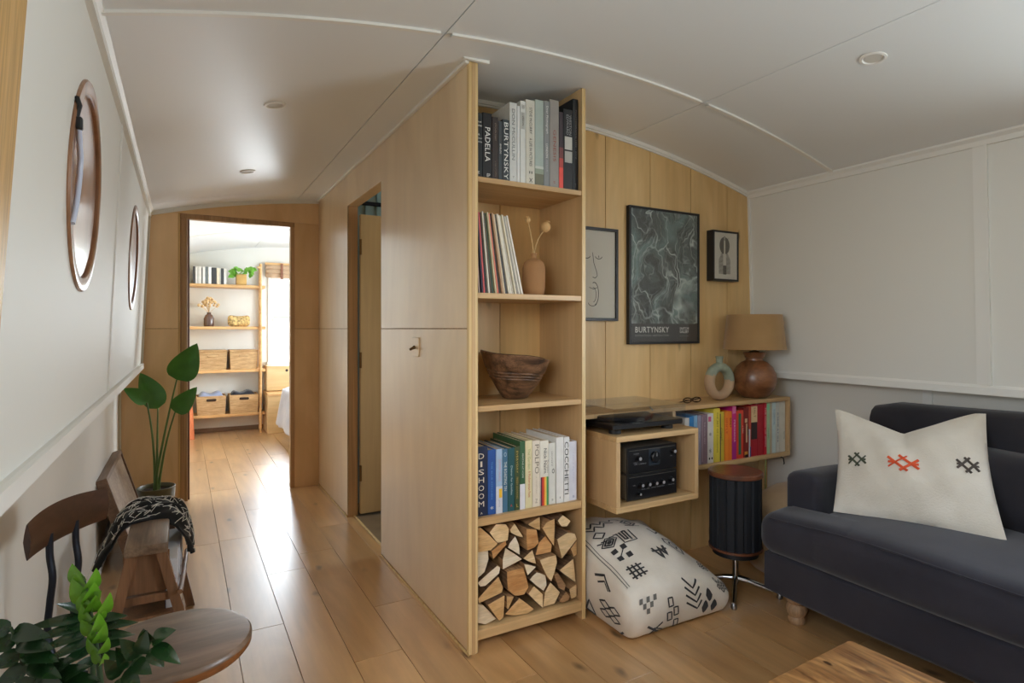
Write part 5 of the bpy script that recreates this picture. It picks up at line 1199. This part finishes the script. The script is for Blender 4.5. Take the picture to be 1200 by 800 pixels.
# --- tall leafy plant in the corner
leaf_g = P('strelitzia_leaf', (66, 126, 46), .36, coat=.15, var=.18, vscale=14); stem_g = P('strelitzia_stem', (88, 116, 56), .5, var=.15)
pot_m = P('olive_glazed_pot', (96, 92, 68), .45, var=.12, vscale=16); soil_m = P('dark_soil', (52, 38, 28), 1, bump=.6, bscale=90)
st = thing('strelitzia', 'tall plant with four broad green leaves in olive pot', 'plant', (-.145, 4.406, 0))
m = MB(); m.lathe([(.001, .0), (.092, 0), (.096, .006), (.108, .175), (.110, .186), (.104, .188), (.100, .182), (.098, .16), (.001, .158)], (-.145, 4.406, 0), 48); pt_o = m.build('pot', pot_m, st, 40)
m = MB(); m.lathe([(.096, .1605), (.001, .166)], (-.145, 4.406, 0), 24); m.build('soil', soil_m, st, 40)
def leaf(m, base, tip, wd, nrm, droop=.1, fold=.25, n=10, shape=.62):
    base, tip, nrm = Vector(base), Vector(tip), Vector(nrm).normalized(); ax = tip - base; L = ax.length; side = ax.cross(nrm).normalized(); nn = side.cross(ax).normalized()
    rows = []
    for i in range(n + 1):
        t = i / n; wv = wd / 2 * math.sin(PI * t ** shape) ** .8 if 0 < t < 1 else 0
        c = base + ax * t + nn * (droop * L * math.sin(PI * t))
        rows.append([m.bm.verts.new(c + side * (s * wv) + nn * (abs(s) * wv * fold)) for s in (-1, -.5, 0, .5, 1)])
    for a, b in zip(rows, rows[1:]):
        for k in range(4): m.bm.faces.new([a[k], a[k + 1], b[k + 1], b[k]])
for k, (mid, lb_, lt, wd, nr) in enumerate((((-.10, 4.38, .55), (-.03, 4.319, .873), (.083, 4.22, 1.108), .175, (.15, -1, .25)), ((-.11, 4.36, .42), (-.039, 4.266, .673), (.082, 4.175, .836), .12, (.25, -1, .45)), ((-.14, 4.42, .45), (-.136, 4.412, .684), (-.236, 4.472, .915), .15, (.35, -1, .15)), ((-.15, 4.39, .5), (-.194, 4.353, .732), (-.318, 4.350, .830), .105, (0, -1, .9)))):
    m = MB(); b0 = Vector((-.145 + (-.012, .012, .004, -.008)[k], 4.406 + (.0, .008, -.01, .01)[k], .162))
    m.tube(bez(b0, mid, lb_, 12), [.0085 - .004 * i / 12 for i in range(13)], 8); m.build('stem', stem_g, st, 60)
    m = MB(); leaf(m, lb_, lt, wd, nr, .07, .22, 14); bmesh.ops.remove_doubles(m.bm, verts=m.bm.verts, dist=1e-5); m.build('leaf', leaf_g, st, 70)

# --- glossy plant in the near left corner
zz_d = P('zz_leaf_dark', (24, 56, 26), .26, coat=.3, var=.2, vscale=30); zz_l = P('zz_leaf_new', (104, 164, 40), .35, coat=.2, var=.15, vscale=30); zz_s = P('zz_stem', (46, 72, 40), .45)
zp = thing('zz_plant', 'dark glossy leafed plant with one bright new shoot in the foreground', 'plant', (-.12, 1.215, 0))
m = MB(); m.lathe([(.001, 0), (.085, 0), (.10, .01), (.118, .25), (.122, .26), (.114, .262), (.108, .24), (.001, .236)], (-.14, 1.215, 0), 40); m.build('pot', P('grey_stoneware_pot', (120, 116, 108), .6), zp, 40)
m = MB(); m.lathe([(.107, .2405), (.001, .246)], (-.14, 1.215, 0), 24); m.build('soil', soil_m, zp, 40)
for (x, y_, pts) in ((-.12, 1.22, ((-.118, 1.214, .539), (-.12, 1.214, .64), (-.147, 1.23, .777))), (-.14, 1.25, ((-.142, 1.285, .499), (-.136, 1.292, .607), (-.147, 1.287, .701))), (-.11, 1.2, ((-.114, 1.188, .538), (-.09, 1.163, .629), (-.041, 1.124, .693))), (-.17, 1.2, ((-.185, 1.193, .558), (-.207, 1.194, .647), (-.237, 1.2, .727))), (-.15, 1.19, ((-.155, 1.177, .558), (-.173, 1.187, .627), (-.209, 1.196, .667)))):
    m = MB(); pp = bez((x, y_, .242), (x, y_, .42), pts[0], 6)[:-1] + bez(pts[0], pts[1], pts[2], 8); m.tube(pp, [.008 - .0055 * i / (len(pp) - 1) for i in range(len(pp))], 8); m.build('stem', zz_s, zp, 60)
DARK = [([-0.146, 1.286, 0.695], [-0.187, 1.252, 0.731], 0.026), ([-0.147, 1.287, 0.686], [-0.236, 1.28, 0.688], 0.026), ([-0.146, 1.286, 0.673], [-0.227, 1.275, 0.667], 0.026), ([-0.143, 1.285, 0.661], [-0.215, 1.268, 0.649], 0.026), ([-0.14, 1.283, 0.646], [-0.205, 1.262, 0.632], 0.026), ([-0.138, 1.282, 0.631], [-0.194, 1.256, 0.617], 0.026), ([-0.135, 1.28, 0.612], [-0.182, 1.249, 0.6], 0.026), ([-0.143, 1.285, 0.68], [-0.085, 1.264, 0.682], 0.026), ([-0.14, 1.283, 0.666], [-0.068, 1.254, 0.67], 0.026), ([-0.138, 1.282, 0.651], [-0.073, 1.257, 0.648], 0.026), ([-0.135, 1.28, 0.634], [-0.085, 1.264, 0.635], 0.026), ([-0.134, 1.279, 0.615], [-0.082, 1.262, 0.607], 0.026), ([-0.047, 1.127, 0.688], [-0.054, 1.109, 0.72], 0.034), ([-0.043, 1.125, 0.691], [-0.008, 1.083, 0.718], 0.034), ([-0.041, 1.124, 0.682], [-0.002, 1.079, 0.663], 0.034), ([-0.045, 1.127, 0.677], [-0.025, 1.093, 0.658], 0.034), ([-0.059, 1.134, 0.668], [-0.049, 1.106, 0.718], 0.034), ([-0.063, 1.136, 0.663], [-0.087, 1.127, 0.704], 0.034), ([-0.067, 1.139, 0.656], [-0.042, 1.102, 0.647], 0.034), ([-0.077, 1.145, 0.646], [-0.093, 1.131, 0.69], 0.034), ([-0.082, 1.147, 0.64], [-0.058, 1.111, 0.63], 0.034), ([-0.089, 1.151, 0.632], [-0.109, 1.139, 0.671], 0.034), ([-0.094, 1.154, 0.625], [-0.073, 1.119, 0.613], 0.034), ([-0.236, 1.205, 0.718], [-0.193, 1.164, 0.72], 0.034), ([-0.236, 1.205, 0.72], [-0.272, 1.208, 0.731], 0.034), ([-0.229, 1.201, 0.701], [-0.188, 1.161, 0.701], 0.034), ([-0.229, 1.201, 0.701], [-0.263, 1.203, 0.704], 0.034), ([-0.221, 1.197, 0.684], [-0.181, 1.157, 0.682], 0.034), ([-0.221, 1.197, 0.682], [-0.253, 1.198, 0.674], 0.034), ([-0.213, 1.192, 0.666], [-0.176, 1.154, 0.658], 0.034), ([-0.213, 1.192, 0.663], [-0.244, 1.192, 0.648], 0.034), ([-0.203, 1.187, 0.643], [-0.167, 1.149, 0.637], 0.034), ([-0.205, 1.188, 0.643], [-0.232, 1.186, 0.625], 0.034), ([-0.205, 1.199, 0.66], [-0.216, 1.188, 0.69], 0.032), ([-0.198, 1.195, 0.653], [-0.183, 1.17, 0.688], 0.032), ([-0.19, 1.191, 0.644], [-0.157, 1.155, 0.671], 0.032), ([-0.181, 1.186, 0.635], [-0.14, 1.145, 0.661], 0.032), ([-0.174, 1.182, 0.63], [-0.128, 1.139, 0.644], 0.032), ([-0.184, 1.187, 0.641], [-0.202, 1.18, 0.631], 0.032), ([-0.166, 1.177, 0.622], [-0.112, 1.13, 0.631], 0.032)]
LITE = [([-0.12, 1.214, 0.629], [-0.141, 1.215, 0.678], 0.026), ([-0.12, 1.214, 0.629], [-0.101, 1.192, 0.678], 0.026), ([-0.123, 1.216, 0.646], [-0.144, 1.216, 0.694], 0.026), ([-0.123, 1.216, 0.646], [-0.105, 1.195, 0.694], 0.026), ([-0.127, 1.218, 0.664], [-0.146, 1.218, 0.711], 0.026), ([-0.127, 1.218, 0.664], [-0.11, 1.197, 0.711], 0.026), ([-0.13, 1.22, 0.681], [-0.149, 1.219, 0.727], 0.026), ([-0.13, 1.22, 0.681], [-0.114, 1.2, 0.727], 0.026), ([-0.134, 1.222, 0.699], [-0.151, 1.22, 0.744], 0.026), ([-0.134, 1.222, 0.699], [-0.118, 1.202, 0.744], 0.026), ([-0.137, 1.224, 0.716], [-0.154, 1.222, 0.76], 0.026), ([-0.137, 1.224, 0.716], [-0.123, 1.205, 0.76], 0.026), ([-0.141, 1.226, 0.733], [-0.156, 1.223, 0.777], 0.026), ([-0.141, 1.226, 0.733], [-0.127, 1.207, 0.777], 0.026), ([-0.144, 1.228, 0.751], [-0.159, 1.225, 0.793], 0.026), ([-0.144, 1.228, 0.751], [-0.132, 1.21, 0.793], 0.026), ([-0.147, 1.23, 0.768], [-0.161, 1.226, 0.81], 0.026), ([-0.121, 1.215, 0.713], [-0.1, 1.198, 0.749], 0.02), ([-0.128, 1.219, 0.742], [-0.115, 1.206, 0.762], 0.02)]
for k, (b, t, wd) in enumerate(DARK):
    if k >= 23: t = Vector(b) + (Vector(t) - Vector(b)) * 1.35
    m = MB(); leaf(m, b, t, wd * (.74 if k < 23 else .82), (-.15 + .25 * math.sin(k * 2.4), -.75, .62), .05, .2, 8); bmesh.ops.remove_doubles(m.bm, verts=m.bm.verts, dist=1e-5); m.build('leaf', zz_d, zp, 70)
for k, (b, t, wd) in enumerate(LITE):
    g_ = min(1, .55 + k * .035); t = Vector(b) + (Vector(t) - Vector(b)) * g_ + Vector((.006 * math.sin(k * 5.1), 0, .006 * math.cos(k * 3.7)))
    m = MB(); leaf(m, b, t, wd * g_ * 1.1, (.55 * (1 if k % 2 else -1) + .2 * math.sin(k * 2.2), -1, .25), .10, .3, 8); bmesh.ops.remove_doubles(m.bm, verts=m.bm.verts, dist=1e-5); m.build('new_leaf', zz_l, zp, 70)

# --- switch on the partition, lights in the ceiling
sw = thing('light_switch', 'small plywood light switch plate on the corridor partition', 'switch', (PX0, 2.508, 1.075))
m = MB(); m.box(PX0 - .006, PX0 - .0003, 2.464, 2.552, 1.075, 1.161, .002); m.build('plate', ply_m, sw, 40)
m = MB(); m.tube([(PX0 - .006, 2.512, 1.118), (PX0 - .016, 2.512, 1.113), (PX0 - .03, 2.512, 1.106)], [.009, .006, .005], 10); m.build('toggle', P('aged_brass', (96, 74, 44), .4, .8), sw, 50)
for lab, x, y_ in (('recessed ceiling light over the corridor nearest the camera', .329, 2.556), ('recessed ceiling light nearest the bedroom doorway', .33, 3.712), ('recessed ceiling light above the sofa', 2.106, 1.171)):
    n = Vector((-2 * .09 * (x - XC), 0, -1)).normalized(); c = Vector((x, y_, zc(x)))
    t = thing('downlight', lab, 'ceiling light', c, 'recessed ceiling lights')
    m = MB(); m.lathe([(.030, .0004), (.043, .0004), (.042, .004), (.034, .005), (.030, .001)], c, 40, axis=n); bmesh.ops.delete(m.bm, geom=[f for f in m.bm.faces if len(f.verts) > 6], context='FACES_ONLY'); m.build('trim_ring', P('downlight_white', (236, 234, 230), .4), t, 40)
    m = MB(); m.lathe([(.0295, .0004), (.0295, .0016)], c, 32, axis=n); m.build('lens', P('downlight_lens', (206, 202, 194), .5), t, 40)

# ================================================================== BEDROOM
bs = thing('bedroom_shelves', 'pale wooden ladder shelves on the bedroom end wall', 'shelves', (.45, 7.5, 0))
bsh_m = wood('honey_pine_shelf', (206, 156, 98), (232, 186, 128), 'X', 1, 20, .45)
BZ = (1.70, 1.225, .735, .235)
for z in BZ: box('shelf', bsh_m, .07, .845, 7.36, 7.645, z - .032, z, bs, .003)
m = MB(); m.lathe([(.014, 0), (.014, 1.93), (.017, 1.935), (.014, 1.95)], (.792, 7.345, 0), 14); m.build('post', bsh_m, bs, 40)
m = MB(); m.box(.80, .816, 7.60, 7.64, 0, 1.95, .002); m.build('post', bsh_m, bs, 0)
m = MB(); m.tube([(.79, 7.345, 1.905), (.76, 7.33, 1.905)], .012, 10); m.build('peg', bsh_m, bs, 40)
tag(box('side_panel', edge_m, .045, .068, 7.30, 7.645, .0, 2.03, None, .002), 'tall pale plywood side panel left of the bedroom shelves', 'panel').name = 'upright_panel'
m = MB(); m.prism([(.062, 7.22, 0), (.118, 7.22, 0), (.098, 7.28, .40), (.074, 7.28, .40)], (0, .02, 0)); tag(m.build('orange_board', wood('orange_wood', (190, 96, 52), (222, 132, 84), 'Z', 2, 14, .45), None, 0), 'orange stained board leaning at the foot of the bedroom shelves', 'board')
bb = [(.105, .022, .19, (70, 66, 66), 'dark grey'), (.129, .020, .19, (222, 220, 214), 'white'), (.150, .012, .185, (196, 192, 186), 'pale grey'), (.163, .024, .195, (226, 222, 214), 'thick white'), (.188, .010, .18, (120, 116, 110), 'thin taupe'), (.200, .026, .19, (236, 232, 226), 'bright white'), (.228, .026, .192, (110, 116, 116), 'slate'), (.256, .030, .19, (240, 236, 230), 'wide white'), (.288, .050, .185, (62, 62, 64), 'wide black'), (.340, .028, .182, (224, 210, 184), 'cream'), (.369, .012, .18, (206, 200, 190), 'thin ivory'), (.383, .028, .182, (70, 70, 72), 'charcoal'), (.413, .026, .18, (232, 228, 220), 'end white')]
for x, t, h, c, nme in bb:
    bo = box('book', cover(c), x, x + t - .0012, 7.39, 7.54, 1.7003, 1.7003 + h, None, .001); tag(bo, '%s book spine on the top shelf in the bedroom' % nme, 'book', 'books on the bedroom shelf')
bp_ = thing('potted_plant', 'bright green trailing plant in straw pot on bedroom shelf', 'plant', (.595, 7.46, 1.7003))
m = MB(); m.box(.54, .65, 7.40, 7.51, 1.7003, 1.83, .012, seg=2); m.build('pot', cloth('straw_pot', (206, 168, 104), (186, 146, 86), 90), bp_, 40)
lg = P('bright_plant_leaf', (112, 172, 58), .5, var=.3, vscale=20); rnd = random.Random(9)
for k in range(26):
    a = rnd.uniform(0, 2 * PI); r_ = rnd.uniform(.02, .13); c = Vector((.595 + r_ * math.cos(a) * 1.05, 7.44 + r_ * math.sin(a) * .5, 1.86 + rnd.uniform(-.06, .06) - .25 * max(0, r_ - .08)))
    m = MB(); leaf(m, c, c + Vector((math.cos(a) * .06, math.sin(a) * .03 - .03, rnd.uniform(-.06, .03))), .065, (0, -1, .5), .1, .1, 6, .5); bmesh.ops.remove_doubles(m.bm, verts=m.bm.verts, dist=1e-5); m.build('leaf', lg, bp_, 70)
m = MB(); m.lathe([(.001, 0), (.05, 0), (.054, .01), (.054, .09), (.04, .125), (.022, .14), (.02, .155), (.026, .158), (.02, .15), (.001, .148)], (.265, 7.47, 1.2253), 28); tag(m.build('dark_vase', P('smoky_brown_glass', (92, 66, 54), .2, coat=.5), None, 50), 'smoky brown vase on the second bedroom shelf', 'vase')
df = thing('dried_flowers', 'bunch of dried cream flowers in the smoky brown vase', 'dried flowers', (.265, 7.47, 1.37))
fl_m = P('dried_cream_petal', (226, 192, 140), .8, var=.25, vscale=40); m = MB(); m2 = MB()
for k in range(46):
    a = rnd.uniform(0, 2 * PI); b = rnd.uniform(.1, 1.35); r_ = rnd.uniform(.07, .125)
    q = Vector((.265 + r_ * math.sin(b) * math.cos(a), 7.47 + r_ * math.sin(b) * math.sin(a) * .7, 1.43 + r_ * math.cos(b) * 1.1))
    bmesh.ops.create_icosphere(m.bm, subdivisions=1, radius=rnd.uniform(.012, .02), matrix=Matrix.Translation(q))
    if k % 3 == 0: m2.tube([(.265, 7.47, 1.378), q], .002, 4)
m.build('flower_heads', fl_m, df, 70); m2.build('stems', straw_m, df, 0)
pch_m = P('patterned_pouch', (206, 170, 112), .9, var=.7, vscale=38)
m = MB(); m.rbox(.455, .69, 7.42, 7.52, 1.2253, 1.345, .045, 12, lambda q: q + Vector((0, 0, .02 * abs((q.x - .572) / .118) ** 2 if q.z > 1.3 else 0))); tag(m.build('zip_pouch', pch_m, None, 70), 'small patterned cushion shaped pouch on second bedroom shelf', 'pouch')
bas_m = wood('woven_seagrass', (178, 138, 92), (210, 172, 124), 'X', 9, 70, .85, fine=.25, bump=.7)
def basket(lab, x0, x1, z0, h, lidded, fill=None):
    t = thing('basket', lab, 'basket', ((x0 + x1) / 2, 7.48, z0)); y0, y1 = 7.37, 7.62
    m = MB(); w_ = .012; tp = .012
    def tap(q): k = (q.z - z0) / h; return Vector((q.x + ((q.x - (x0 + x1) / 2) * .06 * k), q.y + (q.y - 7.495) * .05 * k, q.z))
    for a, b, c, d, e, f in ((x0, x1, y0, y0 + w_, z0, z0 + h), (x0, x1, y1 - w_, y1, z0, z0 + h), (x0, x0 + w_, y0 + w_, y1 - w_, z0, z0 + h), (x1 - w_, x1, y0 + w_, y1 - w_, z0, z0 + h), (x0 + w_, x1 - w_, y0 + w_, y1 - w_, z0, z0 + w_)):
        for v in m.box(a, b, c, d, e, f, .003): v.co = tap(v.co)
    m.build('body', bas_m, t, 40)
    if lidded: box('lid', bas_m, x0 - .012, x1 + .012, y0 - .012, y1 + .012, z0 + h, z0 + h + .022, t, .006)
    hc = (x0 + x1) / 2
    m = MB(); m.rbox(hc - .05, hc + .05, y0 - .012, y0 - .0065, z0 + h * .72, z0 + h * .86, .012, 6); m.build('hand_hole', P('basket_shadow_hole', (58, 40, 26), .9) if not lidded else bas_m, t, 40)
    if fill:
        m = MB(); m.rbox(x0 + w_ + .004, x1 - w_ - .004, y0 + w_ + .004, y1 - w_ - .004, z0 + w_, z0 + h + .03, .05, 10, lambda q: q + Vector((0, 0, .014 * math.sin(q.x * 40) if q.z > z0 + h * .7 else 0))); tag(m.build('folded_cloth', cloth('cloth_%d' % fill[0], fill), None, 60), 'folded %s in a basket on the lowest bedroom shelf' % ('blue grey linen' if fill[2] > 150 else 'dark clothes'), 'cloth')
basket('left lidded straw box on the third bedroom shelf', .155, .435, .7353, .20, True)
basket('right lidded straw box on the third bedroom shelf', .478, .755, .7353, .20, True)
basket('left open straw basket with blue linen on the lowest bedroom shelf', .145, .425, .2353, .21, False, (150, 160, 186))
basket('right open straw basket with dark clothes on the lowest bedroom shelf', .475, .765, .2353, .21, False, (46, 46, 52))
bx_m = wood('blond_ply_box', (206, 170, 116), (226, 192, 140), 'X', 1, 8, .45, fine=.08)
t = thing('storage_box', 'blond plywood cupboard with round finger hole under bedroom window', 'cabinet', (1.25, 7.5, .47))
box('body', bx_m, .862, 1.7, 7.40, 7.645, .47, .762, t, .003); m = MB(); m.lathe([(.016, 0), (.016, .002)], (1.085, 7.3995, .705), 20, axis=(0, -1, 0)); m.build('finger_hole', black_m, t, 40)
t = thing('step_box', 'lower blond plywood step box in front of window cupboard', 'box', (1.0, 7.4, 0))
box('body', bx_m, .850, 1.12, 7.20, 7.645, 0, .43, t, .003); box('top', bsh_m, .848, 1.125, 7.19, 7.645, .4303, .462, t, .003)
rb = thing('roman_blind', 'raised woven blind with leather straps at the bedroom window', 'blind', (1.3, 7.6, 1.82))
bl_m = cloth('woven_blind', (206, 176, 146), (180, 150, 120), 120)
for k in range(3):
    m = MB(); m.rbox(.875, 1.78, 7.585 - .006 * k, 7.632, 1.815 + k * .05, 1.868 + k * .05, .014, 8); m.build('fold', bl_m, rb, 60)
box('head_rail', bsh_m, .87, 1.79, 7.59, 7.634, 1.9655, 1.995, rb, .002)
for x in (1.04, 1.5): box('strap', P('tan_strap_%d' % round(x * 100), (134, 86, 62), .6), x, x + .028, 7.566, 7.571, 1.80, 1.985, rb, .001)
bd_ = thing('bed', 'bed with grey white linen seen past the right door jamb', 'bed', (1.9, 6.4, 0))
box('frame', bx_m, 1.05, 2.7, 5.5, 6.95, .06, .28, bd_); m = MB(); m.rbox(1.04, 2.7, 5.5, 6.96, .2805, .46, .05, 10); m.build('mattress', P('mattress_white', (226, 224, 220), .9), bd_, 60)
m = MB()
def duv(q):
    k = max(0, (1.12 - q.x)) / .12
    return q + Vector((.018 * math.sin(q.y * 26) * k, 0, .014 * math.sin(q.x * 9) * math.sin(q.y * 8)))
m.rbox(1.0, 2.72, 5.46, 7.0, .462, .56, .045, 16, duv); m.rbox(.985, 1.035, 5.5, 6.99, .14, .54, .022, 14, lambda q: duv(q) - Vector((.075 * (1 - (q.z - .14) / .4), 0, 0))); m.build('duvet', cloth('grey_white_linen', (206, 206, 212), (186, 186, 196), 120), bd_, 70)
for x in (1.1, 2.6):
    for y_ in (5.55, 6.85): box('leg', bx_m, x, x + .06, y_, y_ + .06, 0, .0598, bd_)
